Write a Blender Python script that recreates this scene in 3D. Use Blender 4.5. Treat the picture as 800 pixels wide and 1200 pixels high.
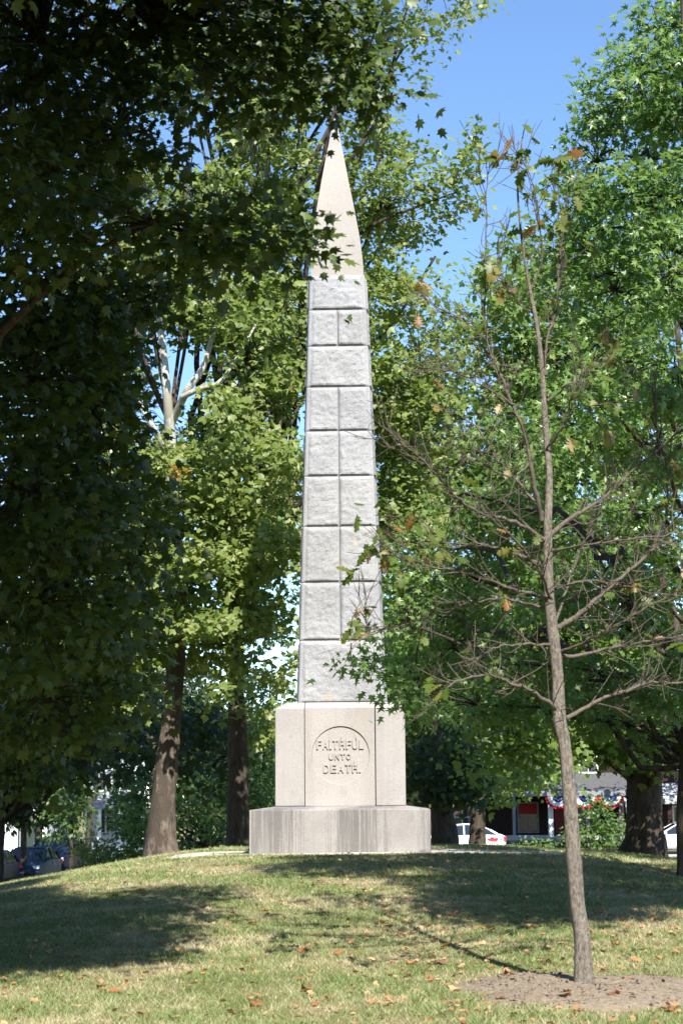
import bpy, bmesh, math, random
import numpy as np
from mathutils import Vector, Matrix, Quaternion, noise

random.seed(7)
rng = np.random.default_rng(11)
S = bpy.context.scene
for o in list(bpy.data.objects):
    bpy.data.objects.remove(o)

# ------------------------------------------------------------------ camera
F_PX, W_PX, H_PX = 2100.0, 800.0, 1200.0
cam_d = bpy.data.cameras.new('camera')
cam = bpy.data.objects.new('camera', cam_d)
S.collection.objects.link(cam)
S.camera = cam
cam_d.sensor_fit = 'VERTICAL'
cam_d.sensor_height = 22.3
cam_d.lens = F_PX / H_PX * 22.3
cam_d.clip_start = 0.1
cam_d.clip_end = 5000
cam_d.dof.use_dof = True
cam_d.dof.focus_distance = 28.0
cam_d.dof.aperture_fstop = 39.0 / 14.0
PITCH = math.atan(338.0 / F_PX)
ROLL = math.radians(0.40)
cam.matrix_world = (Matrix.Translation((0, 0, 1.6)) @ Matrix.Rotation(math.pi / 2 + PITCH, 4, 'X')
                    @ Matrix.Rotation(-ROLL, 4, 'Z'))
CM = np.array(cam.matrix_world)

def P(px, py, Y):
    """world point on the vertical plane y=Y seen at photo pixel px, py"""
    d = CM[:3, :3] @ np.array([(px - W_PX / 2) / F_PX, -(py - H_PX / 2) / F_PX, -1.0])
    t = Y / d[1]
    return np.array([d[0] * t, Y, 1.6 + d[2] * t])

# ------------------------------------------------------------------ light
SUN_EL, SUN_AZ = math.radians(44), math.radians(165)   # azimuth clockwise from +Y
sv = Vector((math.sin(SUN_AZ) * math.cos(SUN_EL), math.cos(SUN_AZ) * math.cos(SUN_EL), math.sin(SUN_EL)))
sun_d = bpy.data.lights.new('sun', 'SUN')
sun_d.energy = 5.0
sun_d.angle = math.radians(0.5)
sun_d.color = (1.0, 0.955, 0.88)
sun = bpy.data.objects.new('sun', sun_d)
S.collection.objects.link(sun)
sun.rotation_euler = (-sv).to_track_quat('-Z', 'Y').to_euler()
world = bpy.data.worlds.new('World')
S.world = world
world.use_nodes = True
wn = world.node_tree
bg = wn.nodes['Background']
sky = wn.nodes.new('ShaderNodeTexSky')
sky.sky_type = 'NISHITA'
sky.sun_disc = False
sky.sun_elevation = SUN_EL
sky.sun_rotation = SUN_AZ
sky.air_density = 1.0
sky.dust_density = 0.0
sky.ozone_density = 6.0
sky.altitude = 300
wn.links.new(sky.outputs[0], bg.inputs[0])
bg.inputs[1].default_value = 0.112
S.view_settings.view_transform = 'Standard'
S.view_settings.look = 'None'
S.view_settings.exposure = 1.16
S.view_settings.gamma = 1.0
S.view_settings.use_curve_mapping = False
S.cycles.max_bounces = 8
S.cycles.transmission_bounces = 6

# ------------------------------------------------------------------ helpers
COL = S.collection

def tag(o, label=None, cat=None, group=None, kind=None):
    if label: o['label'] = label
    if cat: o['category'] = cat
    if group: o['group'] = group
    if kind: o['kind'] = kind
    return o

def empty(name, loc, label=None, cat=None, group=None, rz=0.0):
    o = bpy.data.objects.new(name, None)
    o.location = Vector([float(a) for a in loc])
    o.rotation_euler = (0, 0, rz)
    COL.objects.link(o)
    return tag(o, label, cat, group)

def wloc(o):
    v = Vector((0, 0, 0))
    while o is not None:
        v = v + o.location
        o = o.parent
    return v

def me_np(name, verts, faces, mat, tint=None, smooth=False):
    """faces: (n,k) array of one k, or list of such arrays"""
    me = bpy.data.meshes.new(name)
    fl = faces if isinstance(faces, list) else [faces]
    fl = [np.asarray(f, dtype=np.int32) for f in fl if len(f)]
    verts = np.asarray(verts, dtype=np.float32)
    me.vertices.add(len(verts))
    me.vertices.foreach_set('co', verts.ravel())
    loops = np.concatenate([f.ravel() for f in fl])
    tot = np.concatenate([np.full(len(f), f.shape[1], dtype=np.int32) for f in fl])
    st = np.concatenate([[0], np.cumsum(tot)[:-1]]).astype(np.int32)
    me.loops.add(len(loops))
    me.loops.foreach_set('vertex_index', loops)
    me.polygons.add(len(tot))
    me.polygons.foreach_set('loop_start', st)
    me.polygons.foreach_set('loop_total', tot)
    if smooth:
        me.polygons.foreach_set('use_smooth', np.ones(len(tot), dtype=bool))
    me.update(calc_edges=True)
    if tint is not None:
        a = me.attributes.new('tint', 'FLOAT', 'POINT')
        a.data.foreach_set('value', np.asarray(tint, dtype=np.float32))
    if mat: me.materials.append(mat)
    return me

def link(name, me, parent=None, loc=None):
    o = bpy.data.objects.new(name, me)
    COL.objects.link(o)
    if parent is not None: o.parent = parent
    if loc is not None: o.location = Vector([float(a) for a in loc])
    return o

def part(name, verts, faces, mat, parent=None, tint=None, smooth=False):
    """geometry in world coordinates, made local to the parent's position (parents are unrotated)"""
    v = np.asarray(verts, dtype=np.float64)
    if parent is not None:
        v = v - np.array(wloc(parent))
    return link(name, me_np(name, v, faces, mat, tint, smooth), parent)

class MB:
    """small polygon collector"""
    def __init__(s): s.v = []; s.f = []
    def add(s, v, f):
        n = len(s.v); s.v += [tuple(map(float, a)) for a in v]; s.f += [tuple(i + n for i in a) for a in f]; return s
    def box(s, x0, x1, y0, y1, z0, z1, M=None):
        v = [(x, y, z) for z in (z0, z1) for y in (y0, y1) for x in (x0, x1)]
        if M is not None: v = [tuple(M @ Vector(a)) for a in v]
        return s.add(v, [(0, 2, 3, 1), (4, 5, 7, 6), (0, 1, 5, 4), (1, 3, 7, 5), (3, 2, 6, 7), (2, 0, 4, 6)])
    def frus(s, a, b, z0, z1):
        """a,b = (x0,x1,y0,y1) rectangles at z0 and z1"""
        v = [(a[0], a[2], z0), (a[1], a[2], z0), (a[1], a[3], z0), (a[0], a[3], z0),
             (b[0], b[2], z1), (b[1], b[2], z1), (b[1], b[3], z1), (b[0], b[3], z1)]
        return s.add(v, [(3, 2, 1, 0), (4, 5, 6, 7), (0, 1, 5, 4), (1, 2, 6, 5), (2, 3, 7, 6), (3, 0, 4, 7)])
    def prism(s, poly, axis, a, b):
        """extrude 2-D polygon along axis 'x','y' or 'z' from a to b"""
        n = len(poly)
        f3 = {'x': lambda p, t: (t, p[0], p[1]), 'y': lambda p, t: (p[0], t, p[1]), 'z': lambda p, t: (p[0], p[1], t)}[axis]
        v = [f3(p, a) for p in poly] + [f3(p, b) for p in poly]
        return s.add(v, [tuple(range(n))[::-1], tuple(range(n, 2 * n))] + [(i, (i + 1) % n, (i + 1) % n + n, i + n) for i in range(n)])
    def cyl(s, c, r, h, n=16, axis='z', r2=None):
        r2 = r if r2 is None else r2
        v = []
        for t, rr in ((0, r), (h, r2)):
            for i in range(n):
                a = 2 * math.pi * i / n
                p = (rr * math.cos(a), rr * math.sin(a), t)
                if axis == 'x': p = (p[2], p[0], p[1])
                if axis == 'y': p = (p[0], p[2], p[1])
                v.append((c[0] + p[0], c[1] + p[1], c[2] + p[2]))
        return s.add(v, [tuple(range(n))[::-1], tuple(range(n, 2 * n))] + [(i, (i + 1) % n, (i + 1) % n + n, i + n) for i in range(n)])
    def mesh(s, name, mat, smooth=False, off=(0, 0, 0)):
        me = bpy.data.meshes.new(name)
        me.from_pydata([(v[0] - off[0], v[1] - off[1], v[2] - off[2]) for v in s.v], [], s.f)
        bm = bmesh.new(); bm.from_mesh(me); bmesh.ops.recalc_face_normals(bm, faces=bm.faces); bm.to_mesh(me); bm.free()
        if smooth:
            for p in me.polygons: p.use_smooth = True
        me.materials.append(mat)
        return me
    def build(s, name, mat, parent=None, local=False, bevel=0, smooth=False):
        off = (0, 0, 0) if (local or parent is None) else wloc(parent)
        o = link(name, s.mesh(name, mat, smooth, off), parent)
        if bevel:
            m = o.modifiers.new('bevel', 'BEVEL'); m.width = bevel; m.segments = 2; m.limit_method = 'ANGLE'
        return o

def tube(pts, rad, n=8, rough=0.0, seed=0, flare=None):
    """tapered tube through points; returns verts, quads"""
    pts = np.asarray(pts, dtype=float); rad = np.asarray(rad, dtype=float)
    T = np.gradient(pts, axis=0)
    T /= np.linalg.norm(T, axis=1)[:, None] + 1e-9
    u = np.cross(T[0], [0.3, 1, 0.2]); u /= np.linalg.norm(u)
    U = []
    for t in T:
        u = u - t * np.dot(u, t); u /= np.linalg.norm(u) + 1e-9; U.append(u)
    U = np.array(U); V = np.cross(T, U)
    a = np.arange(n) * 2 * np.pi / n
    r = rad[:, None] * np.ones(n)[None]
    if rough:
        q = np.random.default_rng(seed)
        ph = q.uniform(0, 6.28, 5)
        L = np.concatenate([[0], np.cumsum(np.linalg.norm(np.diff(pts, axis=0), axis=1))])
        for k in range(5):
            r = r * (1 + rough * .5 * np.sin(a[None] * (k + 2) + ph[k] + L[:, None] * (1.5 * k + .6) * (1 if k % 2 else -1)))
        r = r * (1 + q.normal(0, rough * .35, r.shape))
    if flare is not None:
        r = r * flare(np.arange(len(pts)), a)
    v = pts[:, None] + r[..., None] * (np.cos(a)[None, :, None] * U[:, None] + np.sin(a)[None, :, None] * V[:, None])
    m = len(pts)
    i, j = np.meshgrid(np.arange(m - 1), np.arange(n), indexing='ij')
    f = np.stack([i * n + j, i * n + (j + 1) % n, (i + 1) * n + (j + 1) % n, (i + 1) * n + j], -1).reshape(-1, 4)
    return v.reshape(-1, 3), f

def smooth_path(pts, rad, k=4):
    pts = np.asarray(pts, float); rad = np.asarray(rad, float)
    n = len(pts); out = []; ro = []
    for i in range(n - 1):
        p0, p1, p2, p3 = pts[max(i - 1, 0)], pts[i], pts[i + 1], pts[min(i + 2, n - 1)]
        for t in np.arange(k) / k:
            out.append(.5 * ((2 * p1) + (-p0 + p2) * t + (2 * p0 - 5 * p1 + 4 * p2 - p3) * t * t + (-p0 + 3 * p1 - 3 * p2 + p3) * t ** 3))
            ro.append(rad[i] * (1 - t) + rad[i + 1] * t)
    out.append(pts[-1]); ro.append(rad[-1])
    return np.array(out), np.array(ro)

def merge(parts):
    vs, fs, n = [], {}, 0
    for v, f in parts:
        vs.append(v); fs.setdefault(f.shape[1], []).append(f + n); n += len(v)
    return np.concatenate(vs), [np.concatenate(x) for x in fs.values()]

# ------------------------------------------------------------------ materials
def mat(name, col, rough=0.8, spec=0.3, metal=0.0):
    m = bpy.data.materials.new(name); m.use_nodes = True
    b = m.node_tree.nodes['Principled BSDF']
    b.inputs['Base Color'].default_value = (*col, 1)
    b.inputs['Roughness'].default_value = rough
    b.inputs['Specular IOR Level'].default_value = spec
    b.inputs['Metallic'].default_value = metal
    return m

class N:
    def __init__(s, m): s.t = m.node_tree; s.b = s.t.nodes['Principled BSDF']
    def new(s, ty, **kw):
        n = s.t.nodes.new(ty)
        for k, v in kw.items(): setattr(n, k, v)
        return n
    def l(s, a, b): s.t.links.new(a, b)
    def coord(s, obj=True, scale=(1, 1, 1)):
        if obj: o = s.new('ShaderNodeTexCoord').outputs['Object']
        else: o = s.new('ShaderNodeNewGeometry').outputs['Position']
        mp = s.new('ShaderNodeMapping'); mp.inputs['Scale'].default_value = scale
        s.l(o, mp.inputs[0]); return mp.outputs[0]
    def noise(s, co, scale, detail=4, rough=.55):
        n = s.new('ShaderNodeTexNoise'); n.inputs['Scale'].default_value = scale
        n.inputs['Detail'].default_value = detail; n.inputs['Roughness'].default_value = rough
        s.l(co, n.inputs['Vector']); return n.outputs['Fac']
    def ramp(s, fac, stops):
        r = s.new('ShaderNodeValToRGB'); e = r.color_ramp.elements
        while len(e) < len(stops): e.new(.5)
        for el, (p, c) in zip(e, stops): el.position = p; el.color = (*c, 1) if len(c) == 3 else c
        s.l(fac, r.inputs[0]); return r.outputs[0]
    def mix(s, fac, a, b, mode='MIX'):
        m = s.new('ShaderNodeMix', data_type='RGBA', blend_type=mode)
        if hasattr(fac, 'node'): s.l(fac, m.inputs[0])
        else: m.inputs[0].default_value = fac
        for x, i in ((a, 6), (b, 7)):
            if hasattr(x, 'node'): s.l(x, m.inputs[i])
            else: m.inputs[i].default_value = (*x, 1)
        return m.outputs[2]
    def bump(s, h, strength=.5, dist=.02):
        b = s.new('ShaderNodeBump'); b.inputs['Strength'].default_value = strength; b.inputs['Distance'].default_value = dist
        s.l(h, b.inputs['Height']); s.l(b.outputs[0], s.b.inputs['Normal'])

def g3(v): return (v, v, v)

def stone_mat(name, base, dark, streak=0.0, speck=.25, warm=None):
    m = mat(name, base, .9, .2); n = N(m)
    co = n.coord(False)
    c = n.ramp(n.noise(co, 1.3, 5, .6), [(.3, dark), (.62, base)])
    sp = n.noise(co, 70, 2, .7)
    c = n.mix(speck, c, n.ramp(sp, [(.38, g3(.18)), (.5, g3(.7)), (.66, g3(1.0))]), 'MULTIPLY')
    st = n.noise(n.coord(False, (7, 7, .35)), 1.0, 4, .6)
    if warm:
        c = n.mix(n.ramp(n.noise(n.coord(False, (2.2, 2.2, .5)), 1.6, 5, .65), [(.58, g3(0)), (.75, g3(.55))]), c, warm)
    if streak:
        sep = n.new('ShaderNodeSeparateXYZ'); n.l(n.new('ShaderNodeNewGeometry').outputs['Position'], sep.inputs[0])
        s2 = n.noise(n.coord(False, (19, 19, .45)), 1.0, 6, .75)
        big = n.noise(n.coord(False, (1.5, 1.5, .1)), 1.0, 2, .5)
        mu = n.new('ShaderNodeMath', operation='MULTIPLY'); n.l(s2, mu.inputs[0]); n.l(big, mu.inputs[1])
        f = n.ramp(mu.outputs[0], [(.215, g3(0)), (.30, g3(streak))])
        c = n.mix(f, c, tuple(a * .32 for a in dark))
    rv = n.new('ShaderNodeObjectInfo').outputs['Random']
    c = n.mix(1.0, c, n.ramp(rv, [(0, (.90, .89, .87)), (.5, (1, 1, 1)), (1, (.95, .95, .98))]), 'MULTIPLY')
    blot = n.noise(n.coord(False, (3, 3, 1.2)), 2.2, 6, .7)
    c = n.mix(n.ramp(blot, [(.56, g3(0)), (.7, g3(.38))]), c, tuple(a * .62 for a in dark))
    n.l(c, n.b.inputs['Base Color'])
    n.bump(n.noise(co, 45, 6, .75), .5, .014)
    return m

GRANITE = stone_mat('granite_rock_face', (.375, .375, .378), (.295, .295, .298), 0, .4, (.37, .31, .22))
PEDESTAL = stone_mat('dressed_granite', (.405, .378, .355), (.355, .33, .31), .10, .25, (.40, .34, .27))
PLINTH = stone_mat('stained_granite', (.36, .338, .315), (.29, .272, .255), .62, .3, (.34, .29, .23))
CAPST = stone_mat('smooth_granite', (.395, .367, .335), (.355, .327, .30), 0, .18, (.42, .35, .28))

def bark_mat(name, a, b, sc=14, zs=.25, bump=.9, patches=None):
    m = mat(name, a, .95, .15); n = N(m)
    co = n.coord(False, (1, 1, zs))
    h = n.noise(co, sc, 6, .75)
    c = n.ramp(h, [(.33, b), (.6, a)])
    if patches:
        c = n.mix(n.ramp(n.noise(n.coord(False, (1, 1, .5)), 3.0, 4, .7), [(.45, g3(0)), (.52, g3(1))]), c, patches)
    n.l(c, n.b.inputs['Base Color']); n.bump(h, bump, .05)
    return m

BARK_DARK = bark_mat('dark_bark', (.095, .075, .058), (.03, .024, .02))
BARK_SYC = bark_mat('sycamore_bark', (.19, .15, .12), (.04, .03, .024), 11, .35, 1.0, (.075, .06, .048))
BARK_PALE = bark_mat('pale_sycamore_bark', (.62, .61, .56), (.30, .29, .25), 5, .6, .3, (.36, .34, .28))
BARK_YOUNG = bark_mat('young_oak_bark', (.36, .315, .265), (.085, .07, .06), 48, .38, 1.0)
BARK_TWIG = bark_mat('twig_bark', (.15, .125, .105), (.07, .056, .047), 40, .5, .4)

def leaf_mat(name, cols, trans=.40, rough=.45, obj=False, pos=()):
    m = mat(name, cols[0], rough, .4); n = N(m)
    if obj: fac = n.new('ShaderNodeObjectInfo').outputs['Random']
    else: fac = n.new('ShaderNodeAttribute', attribute_name='tint').outputs['Fac']
    k = len(cols)
    stops = [(p, c) for p, c in zip(pos, cols)] if pos else [(i / (k - 1), c) for i, c in enumerate(cols)]
    c = n.ramp(fac, stops)
    n.l(c, n.b.inputs['Base Color'])
    tr = n.new('ShaderNodeBsdfTranslucent')
    tc = n.mix(.5, c, (.9, 1.0, .25), 'MULTIPLY')
    br = n.new('ShaderNodeVectorMath', operation='SCALE'); br.inputs['Scale'].default_value = 1.9
    n.l(tc, br.inputs[0]); n.l(br.outputs[0], tr.inputs[0])
    mx = n.new('ShaderNodeMixShader'); mx.inputs[0].default_value = trans
    n.l(n.b.outputs[0], mx.inputs[1]); n.l(tr.outputs[0], mx.inputs[2])
    n.l(mx.outputs[0], n.t.nodes['Material Output'].inputs[0])
    return m

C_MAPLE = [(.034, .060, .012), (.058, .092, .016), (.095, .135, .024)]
C_GUM = [(.062, .125, .028), (.105, .185, .042), (.155, .24, .062), (.21, .285, .10)]
C_SYC = [(.08, .125, .028), (.135, .185, .042), (.20, .245, .066), (.30, .31, .13)]
C_OLIVE = [(.07, .125, .026), (.12, .185, .038), (.185, .245, .06)]
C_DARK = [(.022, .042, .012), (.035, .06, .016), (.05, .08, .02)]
C_SHRUB = [(.05, .105, .025), (.085, .15, .035), (.13, .20, .05)]
C_YEL = [(.12, .15, .03), (.17, .19, .035), (.24, .23, .05)]
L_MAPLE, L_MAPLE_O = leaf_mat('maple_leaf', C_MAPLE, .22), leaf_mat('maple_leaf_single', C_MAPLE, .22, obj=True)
L_GUM, L_GUM_O = leaf_mat('star_leaf', C_GUM, .38, .36), leaf_mat('star_leaf_single', C_GUM, .38, .36, obj=True)
L_SYC = leaf_mat('sycamore_leaf', C_SYC)
L_OLIVE = leaf_mat('olive_leaf', C_OLIVE)
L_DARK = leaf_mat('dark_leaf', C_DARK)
L_SHRUB = leaf_mat('shrub_leaf', C_SHRUB)
L_YEL = leaf_mat('yellow_leaf', C_YEL)
L_OAK = leaf_mat('oak_leaf', [(.07, .12, .022), (.10, .145, .028), (.14, .165, .035), (.20, .18, .05), (.27, .13, .045), (.40, .30, .19)], obj=True, pos=(0, .4, .65, .8, .9, 1))
L_DEAD = leaf_mat('dead_leaf', [(.42, .20, .09), (.34, .13, .05), (.50, .30, .16), (.27, .12, .06)], .15, .7, obj=True)
L_LITTER = leaf_mat('litter', [(.42, .20, .09), (.34, .14, .06), (.50, .32, .17), (.2, .1, .05)], .1, .8)
L_RED = leaf_mat('red_leaf', [(.20, .20, .05), (.42, .20, .05), (.45, .14, .04)], .3)

def grass_mat():
    m = mat('grass_blade', (.1, .15, .04), .6, .25); n = N(m)
    co = n.coord(False, (1, 1, 0))
    a = n.new('ShaderNodeAttribute', attribute_name='tint').outputs['Fac']
    green = n.ramp(a, [(0, (.095, .15, .038)), (.5, (.155, .215, .065)), (1, (.24, .28, .115))])
    dead = n.ramp(a, [(0, (.30, .25, .14)), (.6, (.49, .42, .27)), (1, (.60, .54, .38))])
    p = n.noise(co, .75, 5, .7)
    q = n.noise(co, 6.0, 3, .7)
    mu = n.new('ShaderNodeMath', operation='ADD'); n.l(p, mu.inputs[0])
    sc = n.new('ShaderNodeMath', operation='MULTIPLY'); sc.inputs[1].default_value = .45; n.l(q, sc.inputs[0]); n.l(sc.outputs[0], mu.inputs[1])
    f = n.ramp(mu.outputs[0], [(.68, g3(.05)), (.90, g3(.80))])
    # farther up the bank the turf is thinner and drier
    c = n.mix(f, green, dead)
    n.l(c, n.b.inputs['Base Color'])
    return m

def soil_lawn_mat():
    m = mat('lawn_floor', (.14, .13, .06), .95, .1); n = N(m)
    co = n.coord(False, (1, 1, 0))
    p = n.noise(co, .75, 5, .7)
    fine = n.noise(co, 30, 5, .75)
    g = n.ramp(fine, [(.3, (.06, .07, .022)), (.6, (.135, .15, .05)), (.75, (.22, .2, .1))])
    d = n.ramp(fine, [(.3, (.16, .115, .065)), (.6, (.36, .28, .165)), (.75, (.48, .40, .27))])
    f = n.ramp(p, [(.42, g3(.1)), (.6, g3(.9))])
    n.l(n.mix(f, g, d), n.b.inputs['Base Color']); n.bump(fine, .6, .04)
    return m
GRASS, LAWN = grass_mat(), soil_lawn_mat()

def simple_noise_mat(name, a, b, sc, bump=.4, dist=.02, rough=.9):
    m = mat(name, a, rough, .2); n = N(m); co = n.coord(False); h = n.noise(co, sc, 6, .7)
    n.l(n.ramp(h, [(.35, b), (.62, a)]), n.b.inputs['Base Color']); n.bump(h, bump, dist); return m
SOIL = simple_noise_mat('bare_soil', (.33, .265, .195), (.20, .155, .11), 22, .8, .05)
CLOD = simple_noise_mat('soil_clod', (.30, .24, .18), (.17, .13, .10), 22, .5, .02)
GRAVEL = simple_noise_mat('gravel', (.48, .45, .42), (.30, .28, .26), 60, .6, .02)
ASPHALT = simple_noise_mat('asphalt', (.055, .055, .058), (.035, .035, .037), 40)
CONCRETE = simple_noise_mat('concrete', (.42, .41, .39), (.32, .31, .29), 12)
WHITE_SIDING = simple_noise_mat('white_siding', (.78, .78, .77), (.70, .70, .70), 3, .1)
WHITE_PAINT = simple_noise_mat('white_paint', (.80, .80, .78), (.72, .72, .71), 6, .1, .01, .5)
MAROON = simple_noise_mat('maroon_siding', (.045, .024, .022), (.03, .018, .017), 4, .2)
GREY_SIDING = simple_noise_mat('grey_siding', (.26, .27, .29), (.2, .21, .23), 4, .2)
SHINGLE = simple_noise_mat('grey_shingles', (.12, .12, .125), (.07, .07, .075), 9)
GLASS_DARK = mat('window_glass', (.03, .035, .04), .08, .6)
SHUTTER = mat('dark_shutter', (.03, .05, .04), .5)
RED_CLOTH = mat('red_cloth', (.62, .03, .04), .8); WHITE_CLOTH = mat('white_cloth', (.8, .8, .8), .8); BLUE_CLOTH = mat('blue_cloth', (.03, .05, .28), .8)
CURTAIN = mat('red_curtain', (.35, .03, .03), .9)
CAR_WHITE = mat('white_car_paint', (.78, .79, .80), .25, .6)
CAR_BLUE = mat('slate_blue_car_paint', (.03, .055, .09), .38, .12)
CAR_NAVY = mat('navy_car_paint', (.012, .018, .05), .38, .12)
CAR_GREY = mat('charcoal_car_paint', (.025, .03, .04), .38, .12)
CAR_GLASS = mat('car_glass', (.015, .02, .025), .05, .8)
TYRE = mat('tyre_rubber', (.02, .02, .02), .8)
CHROME = mat('alloy', (.25, .25, .26), .35, .5, .8)
LAMP_CLEAR = mat('headlamp_lens', (.7, .72, .75), .1, .8)
LAMP_RED = mat('tail_lamp_lens', (.55, .02, .02), .2, .7)
PLASTIC = mat('black_plastic', (.02, .02, .022), .5)
PLATE = mat('number_plate', (.7, .72, .75), .5)
# ------------------------------------------------------------------ terrain
def sst(a, b, x):
    t = np.clip((x - a) / (b - a), 0, 1); return t * t * (3 - 2 * t)

def far_z(x): return -1.85 + .85 * sst(-9, 3, x)

def ground(x, y):
    x = np.asarray(x, float); y = np.asarray(y, float)
    s = sst(12.0, 28.0, y)
    sp = lambda t: np.logaddexp(0, t * 2.5) / 2.5
    drop = .175 * sp(-x - 2.6) + .085 * sp(x - 3.0)
    z = .775 * s - drop * s
    f = far_z(x)
    z = np.maximum(z, f)
    b = sst(32.5, 62, y)
    z = z * (1 - b) + f * b
    lump = .018 * np.sin(x * 1.7 + y * .6) * np.sin(y * 1.3 - x * .5) + .012 * np.sin(x * 3.1 + 1) * np.sin(y * 2.7)
    on = (1 - sst(27, 28.2, y) * (1 - sst(33, 36, y)) * (1 - sst(3.4, 4.5, np.abs(x)))) * (1 - sst(60, 64, y))
    return z + lump * on

def gz(x, y): return float(ground(x, y))

def grid_sheet(name, xs, ys, fn, m, off=0.0, kind='structure', smooth=True):
    X, Yg = np.meshgrid(xs, ys)
    Z = fn(X, Yg) + off
    v = np.stack([X, Yg, Z], -1).reshape(-1, 3)
    nx = len(xs)
    i, j = np.meshgrid(np.arange(len(ys) - 1), np.arange(nx - 1), indexing='ij')
    a = i * nx + j
    f = np.stack([a, a + 1, a + nx + 1, a + nx], -1).reshape(-1, 4)
    o = link(name, me_np(name, v, f, m, None, smooth))
    o['kind'] = kind
    return o

xs = np.concatenate([[-1500, -600, -250, -120, -70, -50], np.arange(-40, -8, 1.0), np.arange(-8, 8, .25), np.arange(8, 60, 1.0), [60, 80, 120, 250, 600, 1500]])
ys = np.concatenate([[-600, -150, -50, -20, -5, 2], np.arange(6, 40, .25), np.arange(40, 131, 1.0), [150, 200, 350, 800, 2000]])
grid_sheet('lawn', xs, ys, ground, LAWN)
grid_sheet('side_street', np.arange(-18, -10.9, 1.0), np.arange(50, 131, 1.0), ground, ASPHALT, .03)
grid_sheet('cross_street', np.arange(-8, 60, 1.0), np.arange(81, 91, 1.0), ground, ASPHALT, .03)
kb = MB()
for y in range(50, 130):
    z = gz(-11, y)
    kb.box(-11, -10.85, y, y + .995, z - .1, z + .14)
tag(kb.build('kerb', CONCRETE), kind='structure')
kb = MB()
for x in range(-8, 59):
    z = gz(x, 81)
    kb.box(x, x + .995, 80.85, 81, z - .1, z + .14)
tag(kb.build('kerb', CONCRETE), kind='structure')
# gravel apron round the monument
v = []; nn = 48
ring = []
for i in range(nn):
    a = 2 * math.pi * i / nn
    k = 1 / max(abs(math.cos(a)), abs(math.sin(a)))
    ring.append((3.1 * math.cos(a) * min(k, 1.1), 29.3 + .95 * math.sin(a) * min(k, 1.1)))
mb = MB()
zc = gz(0, 30)
mb.add([(x + .35, y, gz(x + .35, y) + .022 + .008 * math.sin(7 * i)) for i, (x, y) in enumerate(ring)] + [((x) * 1.06 + .35, 29.3 + (y - 29.3) * 1.08, gz(x * 1.06 + .35, y) - .06) for x, y in ring],
       [(i, (i + 1) % nn, nn - 2 - i, nn - 1 - i) for i in range(0)] + [tuple(range(nn))] + [(i, i + nn, (i + 1) % nn + nn, (i + 1) % nn) for i in range(nn)])
tag(mb.build('gravel_path', GRAVEL), kind='structure')

# ------------------------------------------------------------------ monument
YF = 28.5
MON = empty('obelisk_monument', (P(399.5, 998, 30)[0], 30, gz(0, 30)), 'tall pale granite obelisk on a square pedestal reading FAITHFUL UNTO DEATH', 'monument')
MON.rotation_euler = (0, 0, 0)
CX = P(399.5, 900, 30)[0]
def zat(py, Yp, px=400): return P(px, py, Yp)[2]
def mpx(px0, px1, py, Yp): return P(px1, py, Yp)[0] - P(px0, py, Yp)[0]
hb = mpx(293, 505.5, 975, YF) / 2
yc = YF + hb
z0 = gz(0, 30) - .25
z1 = zat(948.7, YF)
hp = mpx(324, 476.5, 900, yc - mpx(324, 476.5, 900, 29) / 2) / 2
yp = yc - hp
z2 = zat(944.7, yp)
mb = MB()
mb.frus((CX - hb, CX + hb, yc - hb, yc + hb), (CX - hb, CX + hb, yc - hb, yc + hb), z0, z1)
mb.v = mb.v[:8]; mb.f = [f for k, f in enumerate(mb.f) if k != 1]
R1, R2 = (CX - hb, CX + hb, yc - hb, yc + hb), (CX - hp - .01, CX + hp + .01, yp - .01, yc + hp + .01)
mb = MB()
A = [(R1[0], R1[2]), (R1[1], R1[2]), (R1[1], R1[3]), (R1[0], R1[3])]; B = [(R2[0], R2[2]), (R2[1], R2[2]), (R2[1], R2[3]), (R2[0], R2[3])]
mb.add([(x, y, z0) for x, y in A] + [(x, y, z1) for x, y in A] + [(x, y, z2) for x, y in B],
       [(3, 2, 1, 0), (8, 9, 10, 11)] + [(i, (i + 1) % 4, (i + 1) % 4 + 4, i + 4) for i in range(4)] + [(i + 4, (i + 1) % 4 + 4, (i + 1) % 4 + 8, i + 8) for i in range(4)])
mb.build('plinth', PLINTH, MON, bevel=.012)
# pedestal stones
z3 = zat(829.5, yp)
hs = mpx(346.5, 453, 815, 29.3) / 2 + .02
inset = mpx(324, 337, 829, yp)
z4 = zat(823, yp + inset)
xj0, xj1 = P(357.8, 900, yp)[0], P(440.4, 900, yp)[0]
def pstone(x0, x1, iL, iR, y0=None, y1=None, iF=None, iB=None):
    y0 = yp if y0 is None else y0; y1 = yc + hp if y1 is None else y1
    iF = inset if iF is None else iF; iB = inset if iB is None else iB
    m = MB()
    a = [(x0, y0), (x1, y0), (x1, y1), (x0, y1)]; b = [(x0 + iL, y0 + iF), (x1 - iR, y0 + iF), (x1 - iR, y1 - iB), (x0 + iL, y1 - iB)]
    m.add([(x, y, z2 + .004) for x, y in a] + [(x, y, z3) for x, y in a] + [(x, y, z4) for x, y in b],
          [(3, 2, 1, 0), (8, 9, 10, 11)] + [(i, (i + 1) % 4, (i + 1) % 4 + 4, i + 4) for i in range(4)] + [(i + 4, (i + 1) % 4 + 4, (i + 1) % 4 + 8, i + 8) for i in range(4)])
    return m
g_ = .006
pstone(CX - hp, xj0 - g_, inset, 0).build('pedestal_stone', PEDESTAL, MON, bevel=.012)
pstone(xj1 + g_, CX + hp, 0, inset).build('pedestal_stone', PEDESTAL, MON, bevel=.012)
pstone(xj0 + g_, xj1 - g_, 0, 0, y0=yp + .30, iF=.0).build('pedestal_stone', PEDESTAL, MON, bevel=.006)
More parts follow.
